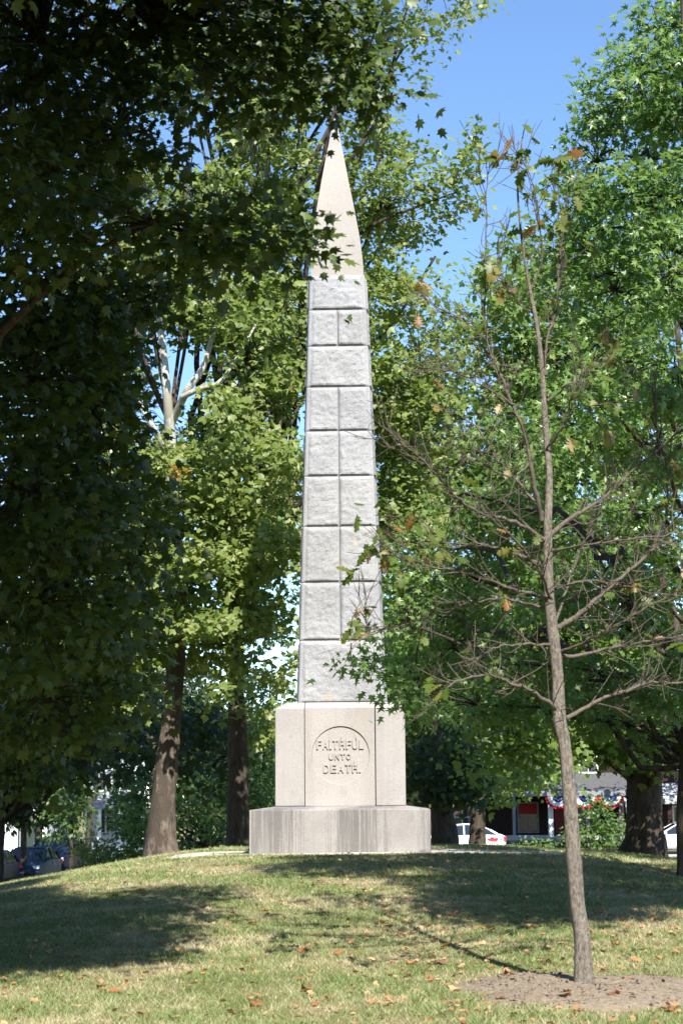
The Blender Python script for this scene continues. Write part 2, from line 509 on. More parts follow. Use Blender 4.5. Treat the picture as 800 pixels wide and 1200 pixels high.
# centre panel with sunk disc
cxp = P(399.8, 885, yp)[0]; czp = P(399.8, 885, yp)[2]; rd = mpx(365.5, 433.5, 885, yp) / 2
DEP = .022
X0, X1, Za, Zb = xj0 + g_, xj1 - g_, z2 + .004, z3
nn = 96
m = MB(); inner = []; outer = []; inb = []
for i in range(nn):
    a = 2 * math.pi * (i + .5) / nn
    dx, dz = math.cos(a), math.sin(a)
    inner.append((cxp + rd * dx, yp, czp + rd * dz)); inb.append((cxp + (rd - .006) * dx, yp + DEP, czp + (rd - .006) * dz))
    t = min([((X1 - cxp) if dx > 0 else (X0 - cxp)) / dx if abs(dx) > 1e-6 else 9, ((Zb - czp) if dz > 0 else (Za - czp)) / dz if abs(dz) > 1e-6 else 9])
    outer.append((cxp + t * dx, yp, czp + t * dz))
# snap the four corners
for cx_, cz_ in ((X0, Za), (X1, Za), (X0, Zb), (X1, Zb)):
    k = min(range(nn), key=lambda i: (outer[i][0] - cx_) ** 2 + (outer[i][2] - cz_) ** 2); outer[k] = (cx_, yp, cz_)
back = [(a, yp + .29, c) for a, b, c in outer]
m.add(inner + outer + inb + back, [(i, i + nn, (i + 1) % nn + nn, (i + 1) % nn) for i in range(nn)]
      + [(i, (i + 1) % nn, (i + 1) % nn + 2 * nn, i + 2 * nn) for i in range(nn)] + [tuple(range(2 * nn, 3 * nn))]
      + [(i + nn, i + 3 * nn, (i + 1) % nn + 3 * nn, (i + 1) % nn + nn) for i in range(nn)])
PANEL = m.build('inscribed_stone', PEDESTAL, MON)
pm = MB()   # sloping cap of that stone
pm.add([(X0, yp, z3), (X1, yp, z3), (X1, yp + .29, z3), (X0, yp + .29, z3), (X0, yp + inset, z4), (X1, yp + inset, z4), (X1, yp + .29, z4), (X0, yp + .29, z4)],
       [(0, 1, 5, 4), (1, 2, 6, 5), (2, 3, 7, 6), (3, 0, 4, 7), (4, 5, 6, 7)])
pm.build('sloping_cap', PEDESTAL, PANEL)
for f_ in PANEL.data.polygons: pass

def glyph(ch):
    cu = bpy.data.curves.new('glyph', 'FONT'); cu.body = ch; cu.size = 1.0; cu.offset = .018; cu.resolution_u = 3; cu.extrude = .5
    ob = bpy.data.objects.new('glyph', cu); COL.objects.link(ob)
    bpy.context.view_layer.update()
    me = bpy.data.meshes.new_from_object(ob.evaluated_get(bpy.context.evaluated_depsgraph_get()))
    bpy.data.objects.remove(ob)
    co = np.array([v.co[:] for v in me.vertices]); fs = [tuple(p.vertices) for p in me.polygons]
    return co, fs
def word(txt, px0, px1, pyt, pyb, ticks=()):
    xa, xb = P(px0, pyb, yp)[0], P(px1, pyb, yp)[0]
    zt, zb = P(px0, pyt, yp)[2], P(px0, pyb, yp)[2]
    adv = {'I': .45, '.': .35, 'F': .9, 'L': .85}
    tot = sum(adv.get(c, 1) for c in txt); x = xa
    for k, c in enumerate(txt):
        w = (xb - xa) * adv.get(c, 1) / tot
        co, fs = glyph(c)
        lo, hi = co.min(0), co.max(0)
        hh = (zt - zb) if c != '.' else (zt - zb) * .16
        v = np.zeros_like(co)
        v[:, 0] = x + w * .09 + (co[:, 0] - lo[0]) / (hi[0] - lo[0]) * w * .80
        v[:, 2] = zb + (co[:, 1] - lo[1]) / (hi[1] - lo[1]) * hh
        v[:, 1] = yp + DEP - .021 + (1 - (co[:, 2] - lo[2]) / (hi[2] - lo[2])) * .024
        mm = MB(); mm.add(v, fs)
        if k in ticks:
            xt = x + w * .72 if c == 'U' else x + w * .45
            mm.box(xt - .012, xt + .012, yp + DEP - .019, yp + DEP + .003, zt - .03 if c == 'H' else zt + .004, zt + .055)
        mm.build('letter', PEDESTAL, PANEL)
        x += w
word('FAITHFUL', 371, 427.5, 867, 878, (4, 6))
word('UNTO', 385.5, 412.5, 883, 890.2)
word('DEATH.', 379, 424, 895.5, 905.5, (4,))

# rock-faced courses of the shaft
def rock_stone(x0b, x1b, x0t, x1t, y0b, y1b, y0t, y1t, za, zb, seed, drafts=(True, True)):
    """tapered stone with a pitched rock face on every side; drafts: chiselled margin on left/right outer corner"""
    bm = bmesh.new()
    H = zb - za
    nz = max(8, int(H / .026))
    def corner(u, vv, w):   # u across x 0..1, vv depth 0..1, w height 0..1
        xl = x0b + (x0t - x0b) * w; xr = x1b + (x1t - x1b) * w
        yf = y0b + (y0t - y0b) * w; yb = y1b + (y1t - y1b) * w
        return Vector((xl + (xr - xl) * u, yf + (yb - yf) * vv, za + H * w))
    def face(fn, nrm, width, nu, dl, dr, amp):
        g = []
        for k in range(nz + 1):
            row = []
            w = k / nz
            for i in range(nu + 1):
                u = i / nu
                p = fn(u, w)
                eu0, eu1, ew0, ew1 = u * width, (1 - u) * width, w * H, (1 - w) * H
                m0 = .058 if dl else .004; m1 = .058 if dr else .004
                a = min((eu0 - m0) / .03, (eu1 - m1) / .03, (ew0 - .006) / .028, (ew1 - .012) / .05)
                a = max(0.0, min(1.0, a))
                n1 = noise.fractal(p * 3.2 + Vector((seed * 7.1, 0, 0)), .9, 2.1, 5)
                n2 = noise.fractal(p * 13 + Vector((0, seed * 3.7, 0)), .8, 2.2, 3)
                chip = noise.noise(Vector((p.x * 6 + seed * 5, p.y * 6, seed))) 
                low = max(0, 1 - ew0 / (.07 + .05 * chip))
                d = a * (.034 + .013 * n1 + .010 * n2 + .016 * low * amp)
                q = p + nrm * d
                if a <= 0 and ew0 > .02 and ew1 > .02:
                    q = p + nrm * .012 if ((eu0 < m0 and dl) or (eu1 < m1 and dr)) and eu0 > .012 and eu1 > .012 else p
                row.append(bm.verts.new(q))
            g.append(row)
        for k in range(nz):
            for i in range(nu):
                bm.faces.new((g[k][i], g[k][i + 1], g[k + 1][i + 1], g[k + 1][i]))
    W = x1b - x0b; D = y1b - y0b
    face(lambda u, w: corner(u, 0, w), Vector((0, -1, 0)), W, max(8, int(W / .026)), drafts[0], drafts[1], 1)
    face(lambda u, w: corner(1 - u, 1, w), Vector((0, 1, 0)), W, 14, drafts[1], drafts[0], 0)
    face(lambda u, w: corner(1, u, w), Vector((1, 0, 0)), D, 30 if drafts[1] else 4, True, True, 1)
    face(lambda u, w: corner(0, 1 - u, w), Vector((-1, 0, 0)), D, 30 if drafts[0] else 4, True, True, 1)
    for w in (0, 1):
        c = [bm.verts.new(corner(u, vv, w)) for u, vv in ((0, 0), (1, 0), (1, 1), (0, 1))]
        bm.faces.new(c if w else c[::-1])
    off = wloc(MON)
    for vx in bm.verts: vx.co -= off
    me = bpy.data.meshes.new('granite_block'); bm.to_mesh(me); bm.free(); me.materials.append(GRANITE)
    return link('granite_block', me, MON)

bounds = [822.5, 750, 682, 616.5, 557.5, 504.5, 453, 405, 362.5, 322]
kinds_ = [1, 2, 2, 2, 2, 2, 1, 2, 1]
def shaft_at(py):
    t = (822.5 - py) / 500.5
    l, r = 347.5 + (360.5 - 347.5) * t, 452 + (428.0 - 452) * t
    Yp = 29.3
    for _ in range(3):
        h = mpx(l, r, py, Yp) / 2; Yp = yc - h
    return P((l + r) / 2, py, Yp)[0], h, P((l + r) / 2, py, Yp)[2]
prof = [shaft_at(b) for b in bounds]
for i, k in enumerate(kinds_):
    (ca, ha, zA), (cb, hB, zB) = prof[i], prof[i + 1]
    zA += .004; zB -= .004
    hA2, hB2 = ha - .028, hB - .028
    if i == 0: zA = z4 + .004
    if k == 1:
        rock_stone(ca - hA2, ca + hA2, cb - hB2, cb + hB2, yc - hA2, yc + hA2, yc - hB2, yc + hB2, zA, zB, i + 1)
    else:
        rock_stone(ca - hA2, ca - .004, cb - hB2, cb - .004, yc - hA2, yc + hA2, yc - hB2, yc + hB2, zA, zB, i + 1.3, (True, False))
        rock_stone(ca + .004, ca + hA2, cb + .004, cb + hB2, yc - hA2, yc + hA2, yc - hB2, yc + hB2, zA, zB, i + 31.7, (False, True))
# core behind the joints
m = MB(); (ca, ha, zA), (cb, hB, zB) = prof[0], prof[-1]
m.frus((ca - ha + .06, ca + ha - .06, yc - ha + .06, yc + ha - .06), (cb - hB + .06, cb + hB - .06, yc - hB + .06, yc + hB - .06), z4 - .05, zB)
m.build('mortar_core', stone_mat('mortar', (.36, .34, .31), (.26, .24, .22)), MON)
# pyramidion with slightly bowed faces
cp = [(322, 394.2, 31), (305, 393.8, 30.3), (280, 393.0, 27.8), (260, 392.4, 24.6), (238, 391.8, 20.8), (213, 391.2, 16.0), (188, 391.0, 11.2), (163, 391.0, 6.2), (146, 391.0, 2.6), (134, 391.0, .3)]
vv, ff = [], []
for py, c, h in cp:
    Yp = 29.6
    for _ in range(3):
        hh = mpx(c - h, c + h, py, Yp) / 2; Yp = yc - hh
    q = P(c, py, Yp); z = q[2]
    if py == 322: z = prof[-1][2]
    for sx, sy in ((-1, -1), (1, -1), (1, 1), (-1, 1)): vv.append((q[0] + sx * hh, yc + sy * hh, z))
for k in range(len(cp) - 1):
    for j in range(4): ff.append((4 * k + j, 4 * k + (j + 1) % 4, 4 * k + 4 + (j + 1) % 4, 4 * k + 4 + j))
ff.append((3, 2, 1, 0)); ff.append(tuple(range(len(vv) - 4, len(vv))))
MB().add(vv, ff).build('pyramid_cap', CAPST, MON)
# slight turn of the whole monument, as in the photo (a sliver of its right side shows)
MON.location.y = yc
for ch in MON.children:
    ch.location.y -= (yc - 30)
MON.location.x = CX
for ch in MON.children: ch.location.x -= (CX - P(399.5, 998, 30)[0])
MON.rotation_euler = (0, 0, -math.radians(2.0))
MON.location.x += .025

# ------------------------------------------------------------------ leaves
def fan(out, c=(0, .45, 0), droop=.12):
    v = [c] + [(x, y, -droop * (abs(x) * 1.2 + max(0, y - .5))) for x, y in out]
    n = len(out)
    return np.array(v), np.array([(0, i + 1, (i + 1) % n + 1) for i in range(n)])
LEAF = {
    'maple': fan([(0, 0), (.22, -.02), (.30, .12), (.52, .22), (.30, .33), (.42, .62), (.13, .55), (0, 1.0), (-.13, .55), (-.42, .62), (-.30, .33), (-.52, .22), (-.30, .12), (-.22, -.02)], (0, .33, .02)),
    'star': fan([(0, 0), (.36, .02), (.17, .25), (.55, .50), (.14, .47), (0, 1.0), (-.14, .47), (-.55, .50), (-.17, .25), (-.36, .02)], (0, .32, .02)),
    'plane': fan([(0, 0), (.38, .10), (.52, .45), (.25, .50), (0, .95), (-.25, .50), (-.52, .45), (-.38, .10)], (0, .38, .02)),
    'oval': fan([(0, 0), (.3, .4), (0, 1.0), (-.3, .4)], (0, .4, .03)),
    'oak': fan([(0, 0), (.07, .12), (.22, .22), (.10, .30), (.34, .42), (.16, .50), (.36, .66), (.16, .70), (.20, .88), (0, 1.0), (-.20, .88), (-.16, .70), (-.36, .66), (-.16, .50), (-.34, .42), (-.10, .30), (-.22, .22), (-.07, .12)], (0, .5, .02), .2),
}

def frames(n, d, upb, r):
    """n leaf frames: y axis near direction d, z axis near up; returns (n,3,3) rows x,y,z"""
    y = d + r.normal(0, .45, (n, 3)); y[:, 2] -= .35
    y /= np.linalg.norm(y, axis=1)[:, None]
    z = np.array(upb)[None] + r.normal(0, .48, (n, 3))
    z -= y * np.sum(z * y, 1)[:, None]; z /= np.linalg.norm(z, axis=1)[:, None] + 1e-9
    x = np.cross(y, z)
    return np.stack([x, y, z], 1)

def leaf_mesh(kind, pos, fr, size, tint):
    lv, lf = LEAF[kind]
    V = pos[:, None] + size[:, None, None] * (lv[None, :, 0, None] * fr[:, None, 0] + lv[None, :, 1, None] * fr[:, None, 1] + lv[None, :, 2, None] * fr[:, None, 2])
    n, k = len(pos), len(lv)
    Fc = (lf[None] + (np.arange(n) * k)[:, None, None]).reshape(-1, 3)
    return V.reshape(-1, 3), Fc, np.repeat(tint, k)

UPB = np.array([.14, -.62, .78])

def crown_leaves(clumps, per, size, r, spray=.42, shell=.55, per_spray=16, flat=.45):
    """clumps: (centre, radii, density); returns positions, frames, sizes, tints, spray centres"""
    Ps, Fs, Ts, SC = [], [], [], []
    for c, rad, dens in clumps:
        c = np.array(c); rad = np.array(rad)
        ns = max(2, int(per * dens * (rad[0] * rad[1] * rad[2]) ** (2 / 3) / per_spray))
        u = r.normal(size=(ns, 3)); u /= np.linalg.norm(u, axis=1)[:, None]
        k = r.uniform(0, 1, ns) ** (1 / 3)
        k = np.where(r.uniform(size=ns) < shell, r.uniform(.75, 1.05, ns), k)
        sc = c + u * rad * k[:, None]
        tone = r.uniform(-.15, .15)
        for s, uu in zip(sc, u):
            m = int(per_spray * r.uniform(.6, 1.4))
            o = r.normal(size=(m, 3)) * spray * .55; o[:, 2] *= flat
            o[:, 2] -= .25 * (o[:, 0] ** 2 + o[:, 1] ** 2) / spray
            p = s + o
            d = o / (np.linalg.norm(o, axis=1)[:, None] + 1e-6) * .8 + uu * .5
            Ps.append(p); Fs.append(frames(m, d, UPB, r))
            Ts.append(np.clip(r.uniform(0, 1, m) * .7 + .15 + tone + r.uniform(-.12, .12), 0, 1))
            SC.append(s)
    p = np.concatenate(Ps); f = np.concatenate(Fs); t = np.concatenate(Ts)
    s = size * r.uniform(.5, 1.35, len(p))
    return p, f, s, t, np.array(SC)

def project(p):
    q = (p - CM[:3, 3]) @ CM[:3, :3]
    return W_PX / 2 + F_PX * q[:, 0] / -q[:, 2], H_PX / 2 - F_PX * q[:, 1] / -q[:, 2]

def ppc(px, py, Y, rx, ry, dens=1.0, rd=None):
    """clump given by where it stands: pixel, depth and pixel radii"""
    s = Y / F_PX
    return (P(px, py, Y), (rx * s, (rd if rd else (rx + ry) / 2 * s), ry * s), dens)

def limb_path(a, b, sag=.12, r=None, k=6):
    a = np.array(a, float); b = np.array(b, float); L = np.linalg.norm(b - a)
    t = np.linspace(0, 1, k)[:, None]
    p = a * (1 - t) + b * t
    p[:, 2] += (np.sin(t[:, 0] * np.pi) * sag * L)
    w = r.normal(0, .035 * L, (k, 3)); w[0] = 0; w[-1] = 0
    return p + w

def make_tree(name, label, cat, trunk, tr_r, clumps, leafkind, lmat, size, per, bark, group=None, seed=1, limbs=True, spray=.42,
              twigs=True, extra=None, limb_mat=None, nlimb=None, mainl=14, limb_x=99, per_spray=16, singles=None, flare=True, shell=.55, tn=18, nroot=5):
    r = np.random.default_rng(seed)
    base = np.array(trunk[0])
    root = empty(name, base, label, cat, group)
    pts, rad = smooth_path(trunk, tr_r, 6)
    q = r.uniform(0, 6.28)
    def fl(i, a):
        h = np.linalg.norm(pts - pts[0], axis=1)[:, None]
        return 1 + np.exp(-h / (tr_r[0] * 1.6)) * (.30 + .38 * np.clip(np.sin(a[None] * nroot + q), -.3, 1))
    v, f = tube(pts, rad, tn, .07, seed, fl if flare else None)
    part('trunk', v, f, bark, root, smooth=True)
    p, fr, s, t, SC = crown_leaves(clumps, per, size, r, spray, shell, per_spray)
    if singles:
        omat, n1 = singles
        px, py = project(p)
        dist = p[:, 1]
        inn = (px > 10) & (px < 790) & (py > 10) & (py < 900)
        cand = np.where(inn)[0]
        cand = cand[np.argsort(dist[cand] - 60 * s[cand])][:n1]
        lv, lf = LEAF[leafkind]
        me = me_np('leaf', lv, lf, omat)
        for i in cand:
            M4 = np.eye(4); M4[:3, 0] = fr[i, 0] * s[i]; M4[:3, 1] = fr[i, 1] * s[i]; M4[:3, 2] = fr[i, 2] * s[i]; M4[:3, 3] = p[i] - base
            o = link('leaf', me, root); o.matrix_local = Matrix(M4.tolist())
        keep = np.ones(len(p), bool); keep[cand] = False
        p, fr, s, t = p[keep], fr[keep], s[keep], t[keep]
    v, f, tt = leaf_mesh(leafkind, p, fr, s, t)
    part('crown', v, f, lmat, root, tint=tt)['kind'] = 'stuff'
    if limbs:
        big = sorted(range(nlimb or len(clumps)), key=lambda i: -clumps[i][1][0])[:40]
        big = [i for i in big if clumps[i][0][0] < limb_x]
        top = len(pts) - 1
        tw = []
        for k, i in enumerate(big):
            c = np.array(clumps[i][0])
            # leave the trunk below the clump
            zt = c[2] - .45 * np.linalg.norm(c[:2] - base[:2])
            j = int(np.argmin(np.abs(pts[:, 2] - np.clip(zt, pts[top // 3, 2], pts[top, 2]))))
            lr = min(rad[j] * .6, .02 + .010 * np.linalg.norm(c - pts[j]))
            lp = limb_path(pts[j], c, .10, r, 7)
            v, f = tube(*smooth_path(lp, np.linspace(lr, .012, 7), 2), 7, .05, i)
            if k < mainl: part('limb', v, f, limb_mat or bark, root, smooth=True)
            elif mainl == 14: tw.append((v, f))
            if k >= mainl and limb_x < 99: tw.append((v, f))
        if twigs:
            for sc in SC[::2]:
                i = min(big, key=lambda i: np.sum((np.array(clumps[i][0]) - sc) ** 2))
                c = np.array(clumps[i][0])
                if np.linalg.norm(c - sc) > 2.4 * max(clumps[i][1]): continue
                v, f = tube(limb_path(c, sc, .06, r, 4), [.016, .012, .009, .005], 3)
                tw.append((v, f))
            if tw:
                v, f = merge(tw)
                part('twigs', v, f, limb_mat or bark, root)['kind'] = 'stuff'
    if extra: extra(root)
    return root

def shades_monument(c, rad):
    d = 28.9 - c[1]
    if d < .3: return False
    return abs(c[0] - .27 * d - CX) < 1.4 + .8 * rad[0] and .6 < c[2] - d + 1.5 * rad[2] + .25 and c[2] - d - rad[2] < 13.2

def keep_sun(clumps, Y=None):
    """clumps that would shade the obelisk (which stands in full sun) stand behind it instead, or are left out"""
    out = []
    for c, rad, d in clumps:
        if shades_monument(c, rad):
            if Y is None: continue
            k = Y / c[1]; e = CM[:3, 3]
            c = e + (np.array(c) - e) * k; rad = tuple(a * k for a in rad)
        out.append((c, rad, d))
    return out

def trunk_px(lst):
    """list of (px,py,Y,r_px) -> points, radii; first one is stood on the ground"""
    pts, rad = [], []
    for k, (px, py, Y, rp) in enumerate(lst):
        p = P(px, py, Y)
        if k == 0: p[2] = gz(p[0], Y) - .15
        pts.append(p); rad.append(rp * Y / F_PX)
    return pts, rad

# ------------------------------------------------------------------ near maple at left (trunk outside the frame)
cl = [ppc(50, 50, 14, 100, 75), ppc(180, 35, 14, 90, 60), ppc(300, 30, 13.4, 80, 60), ppc(400, 30, 13.4, 60, 50), ppc(440, 104, 13.2, 32, 30, 1.1), ppc(395, 72, 13.2, 40, 36),
      ppc(140, 150, 14.5, 80, 60), ppc(60, 200, 13.8, 85, 70), ppc(270, 110, 13.8, 55, 40, .8), ppc(335, 100, 13.5, 36, 30), ppc(180, 262, 12.4, 65, 40, 1.1),
      ppc(322, 290, 12.7, 38, 30, 1.1), ppc(270, 275, 12.6, 45, 40), ppc(364, 290, 12.8, 15, 24, 1.0), ppc(330, 255, 12.7, 34, 18, 1.1), ppc(50, 330, 14.5, 80, 70), ppc(110, 350, 15, 70, 60),
      ppc(220, 330, 15.2, 50, 25, .8), ppc(40, 450, 14.5, 90, 80), ppc(110, 480, 15.4, 60, 70), ppc(40, 580, 14.6, 90, 80), ppc(125, 600, 15.6, 62, 60), ppc(165, 650, 16, 34, 35, .9),
      ppc(40, 710, 15, 90, 80), ppc(120, 730, 16, 50, 50), ppc(50, 820, 16, 80, 60), ppc(120, 810, 17, 45, 45, .9), ppc(20, 880, 17.5, 60, 40)]
vis = list(cl)
cl += [ppc(20, 60, 17, 60, 60), ppc(80, 110, 17, 60, 50), ppc(30, 180, 17, 60, 60), ppc(110, 200, 17, 45, 45, .8), ppc(60, 420, 17, 90, 70), ppc(50, 560, 17, 90, 70), ppc(70, 690, 17, 80, 60), ppc(60, 780, 17.5, 80, 50)]
nvis = len(cl)
cl += [ppc(30, 230, 12.3, 55, 40, 1.2), ppc(60, 290, 12.5, 45, 35, 1.1), ppc(15, 175, 12.3, 35, 30, 1.0)]
for i in range(60):   # the rest of the crown, out of the frame above and at left
    y = random.uniform(9.2, 13.4); x = random.uniform(-6.5, -1.5); z = random.uniform(2.7 + .447 * y, 12.0)
    cl.append(((x, y, z), (1.1, 1.1, .8), .8))
for i in range(25):
    z = random.uniform(7.0, 9.2); y = random.uniform(16.6, 22.5) - z; y = max(6.8, min(y, (z - 2.7) / .447)); x = random.uniform(-4.6, -1.9) + .27 * z
    cl.append(((x - .3, y, z), (.8, .8, .5), .9))
for i in range(22):
    y = random.uniform(13.4, 18); x = random.uniform(-7.5, -2.6); z = random.uniform(2.9 + .447 * y, 12.5)
    cl.append(((x, y, z), (1.3, 1.3, .9), .45))
for i in range(14):
    cl.append(((random.uniform(-8, -4.6), random.uniform(11, 20), random.uniform(3.5, 9)), (1.2, 1.2, 1.2), .4))
cl = cl[:nvis] + [c for c in keep_sun(cl[nvis:]) if not (c[0][1] + (c[0][2] - .4) > 22.6 and c[0][0] - .27 * c[0][2] > -5.0)]
tp = [np.array((-5.6, 15.5, gz(-5.6, 15.5) - .2)), np.array((-5.5, 15.5, 2.5)), np.array((-5.3, 15.3, 5)), np.array((-5.0, 15.2, 8)), np.array((-4.8, 15, 11))]
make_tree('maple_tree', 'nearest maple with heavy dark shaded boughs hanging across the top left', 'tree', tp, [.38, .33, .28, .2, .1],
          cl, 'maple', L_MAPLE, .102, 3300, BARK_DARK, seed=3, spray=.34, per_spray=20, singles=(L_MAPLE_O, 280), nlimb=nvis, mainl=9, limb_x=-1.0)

# ------------------------------------------------------------------ big star-leaved tree at right (trunk at the frame's right edge)
cl = [ppc(775, 40, 25, 45, 60), ppc(735, 110, 25, 50, 60), ppc(790, 150, 25, 50, 60), ppc(700, 190, 25.5, 45, 60, .95), ppc(745, 240, 24.5, 60, 60), ppc(670, 275, 25.5, 45, 50, .9), ppc(650, 330, 26, 40, 35, .8),
      ppc(790, 320, 24, 60, 60), ppc(720, 340, 25, 60, 55), ppc(740, 440, 24, 70, 55), ppc(660, 420, 25.5, 60, 45, .9), ppc(790, 500, 23.5, 50, 60), ppc(690, 520, 24.5, 60, 50),
      ppc(610, 520, 25.5, 50, 45, .9), ppc(760, 600, 23.5, 60, 50), ppc(680, 620, 24, 60, 50), ppc(600, 610, 25, 55, 45), ppc(530, 600, 26, 45, 40, .8), ppc(500, 650, 26, 40, 40, .9),
      ppc(560, 680, 24.8, 55, 45), ppc(640, 700, 24, 55, 45), ppc(740, 700, 23.5, 65, 50), ppc(480, 720, 25.5, 35, 35), ppc(530, 760, 25, 55, 40), ppc(610, 780, 24.5, 55, 35), ppc(700, 790, 24, 60, 40),
      ppc(780, 790, 23.5, 55, 50), ppc(490, 805, 31.6, 35, 35), ppc(560, 825, 25, 50, 25),
      ppc(640, 840, 25, 50, 25, .9), ppc(730, 850, 25, 60, 30), ppc(470, 640, 26, 20, 20, .5)]
cl += [ppc(790, 20, 25, 40, 50), ppc(760, 90, 24.5, 50, 50), ppc(800, 90, 24, 40, 60), ppc(800, 230, 24, 40, 60), ppc(690, 130, 25.5, 22, 30, .8), ppc(690, 240, 25, 45, 40)]
cl += [ppc(770, 330, 21, 60, 50, .8), ppc(720, 400, 21.5, 50, 45, .8), ppc(790, 430, 21, 50, 50, .8), ppc(700, 470, 22, 45, 40, .7), ppc(770, 520, 21.5, 50, 45, .8)]
cl = keep_sun(cl, 31.6)
nvis = len(cl)
off = []
for i in range(56):   # boughs above the frame, reaching towards the camera
    y = random.uniform(11.8, 16.8); x = random.uniform(3.7 if y < 15 else 1.9, 7.4); z = 3.0 + .447 * y + random.uniform(0, .7)
    off.append(((x, y, z), (.9, .9, .5), .75))
for i in range(18):
    y = random.uniform(24, 29); x = random.uniform(.225 * y, 9.5)
    off.append(((x, y, random.uniform(3.5, 15)), (1.3, 1.3, 1.2), .35))
cl += keep_sun(off)
cl += [ppc(425, 778, 24.6, 30, 18, 1.3), ppc(455, 805, 24.6, 28, 22, 1.2), ppc(452, 745, 24.6, 10, 12, .8), ppc(490, 830, 24.6, 26, 18, 1.0)]
tp, tr = trunk_px([(806, 1045, 24.5, 12), (803, 950, 24.5, 10.5), (806, 850, 24.5, 9.5), (812, 600, 24.4, 8.5), (808, 300, 24.3, 6.5), (800, 0, 24.2, 4)])
make_tree('sweetgum_tree', 'large bright green tree with star-shaped leaves filling the right side, trunk at the edge', 'tree', tp, tr,
          cl, 'star', L_GUM, .125, 1700, BARK_DARK, seed=5, spray=.32, per_spray=26, singles=(L_GUM_O, 250), nlimb=nvis)

# ------------------------------------------------------------------ sycamores behind the monument
def pale_limbs(root):
    for pts_ in ([(203, 610, 36.5, 6.5), (200, 520, 36, 6.5), (196, 465, 35.6, 5.5), (190, 400, 35.4, 4), (184, 350, 35.4, 2)],
                 [(200, 500, 36, 4), (218, 460, 35.4, 4.5), (238, 430, 35.2, 3.6), (252, 385, 35.2, 2.5), (268, 350, 35.2, 1.6)],
                 [(214, 465, 35.4, 3.5), (235, 455, 35.2, 3), (262, 443, 35.2, 2.2), (300, 380, 35.5, 1.2)],
                 [(198, 540, 36, 3.6), (178, 498, 35.4, 3.4), (152, 455, 35.3, 2.4), (135, 420, 35.3, 1.3)],
                 [(205, 570, 36.2, 3), (140, 540, 35.6, 2.6), (117, 505, 35.5, 2)]):
        a, b = trunk_px(pts_); a[0] = P(*pts_[0][:3]); b = [q * 1.05 for q in b]
        v, f = tube(*smooth_path(a, b, 4), 9, .05, 4)
        part('pale_limb', v, f, BARK_PALE, root, smooth=True)
    rr = np.random.default_rng(4)
    c = [ppc(211, 560, 34.6, 3, 12, 1.0)]
    p, fr, s, t, _ = crown_leaves(c, 2500, .17, rr, .15, .3, 12)
    v, f, tt = leaf_mesh('plane', p[:16], fr[:16], s[:16] * .8, t[:16])
    part('dead_orange_leaves', v, f, L_RED, root, tint=tt)['kind'] = 'stuff'
    # broken pale limb stub low on the left
def avoid(cl_, boxes):
    return [c for c in cl_]
rj = random.Random(5)
def fill(x0, x1, y0, y1, step, Yr, rad, dens, skip=lambda x, y: False):
    out = []
    y = y0
    while y <= y1:
        x = x0 + rj.uniform(0, step * .5)
        while x <= x1:
            xx, yy = x + rj.uniform(-.3, .3) * step, y + rj.uniform(-.3, .3) * step
            if not skip(xx, yy):
                out.append(ppc(xx, yy, rj.uniform(*Yr), rad * rj.uniform(.75, 1.25), rad * rj.uniform(.6, 1.0), dens * rj.uniform(.7, 1.2), rd=.9))
            x += step
        y += step * .8
    return out
sk = lambda x, y: (150 < x < 265 and 395 < y < 505) or (x > 300 and y > 640) or (y < 200 and x < 280 and y > 120)
cl = fill(130, 350, 30, 700, 46, (36.5, 40), 30, .95, sk) + fill(150, 345, 540, 740, 44, (35, 36.5), 26, .9, lambda x, y: x > 310 and y > 640)
cl += fill(60, 150, 300, 800, 60, (38, 40), 34, 1.0) + fill(215, 300, 330, 520, 42, (34.6, 35.2), 20, .7, lambda x, y: x < 262 and y > 375)
cl += fill(95, 290, 730, 830, 44, (35.5, 38), 26, .9, lambda x, y: 165 < x < 225 and y > 790) + fill(150, 200, 790, 830, 40, (35, 35.2), 14, .5)
for i in range(16): cl.append(((rj.uniform(-8, 1), rj.uniform(34, 41), rj.uniform(19, 23)), (1.8, 1.8, 1.2), .3))
tp, tr = trunk_px([(189, 1002, 37, 17.5), (190, 960, 37, 14.5), (195, 900, 37, 12.5), (202, 840, 37, 10.5), (207, 760, 37, 10), (208, 680, 36.8, 9), (203, 600, 36.5, 7.5), (200, 500, 36.8, 4)])
make_tree('sycamore_tree', 'sycamore with bare pale upper limbs and sun-flecked brown trunk left of the obelisk', 'tree', tp, tr,
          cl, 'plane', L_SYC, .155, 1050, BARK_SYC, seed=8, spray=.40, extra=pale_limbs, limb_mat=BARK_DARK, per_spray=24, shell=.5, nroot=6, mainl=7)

sk2 = lambda x, y: (x > 490 and (y < 150 or y > 620)) or (x > 455 and 100 < y < 160) or (x > 530 and y < 170) or (x > 520 and 250 < y < 380) or (x > 555)
cl = fill(300, 480, 20, 480, 46, (40, 44), 28, .72, sk2) + fill(440, 560, 150, 520, 44, (40, 43), 24, .62, sk2) + fill(300, 345, 480, 620, 44, (41, 44), 26, .8)
cl += [ppc(470, 30, 41, 25, 25, .7), ppc(500, 45, 41, 22, 18, .6), ppc(520, 42, 41, 14, 10, .8), ppc(498, 85, 41, 10, 18, .8), ppc(500, 0, 41, 12, 16, .7), ppc(540, 185, 41, 18, 25, .7), ppc(548, 230, 41, 14, 18, .8), ppc(505, 200, 41, 22, 22, .7)]
cl += fill(440, 530, 440, 640, 46, (41, 43), 30, 1.0) + fill(285, 345, 600, 880, 36, (41, 44), 20, .6)
for i in range(12): cl.append(((rj.uniform(-5, 3), rj.uniform(38, 45), rj.uniform(22, 25)), (1.8, 1.8, 1.2), .3))
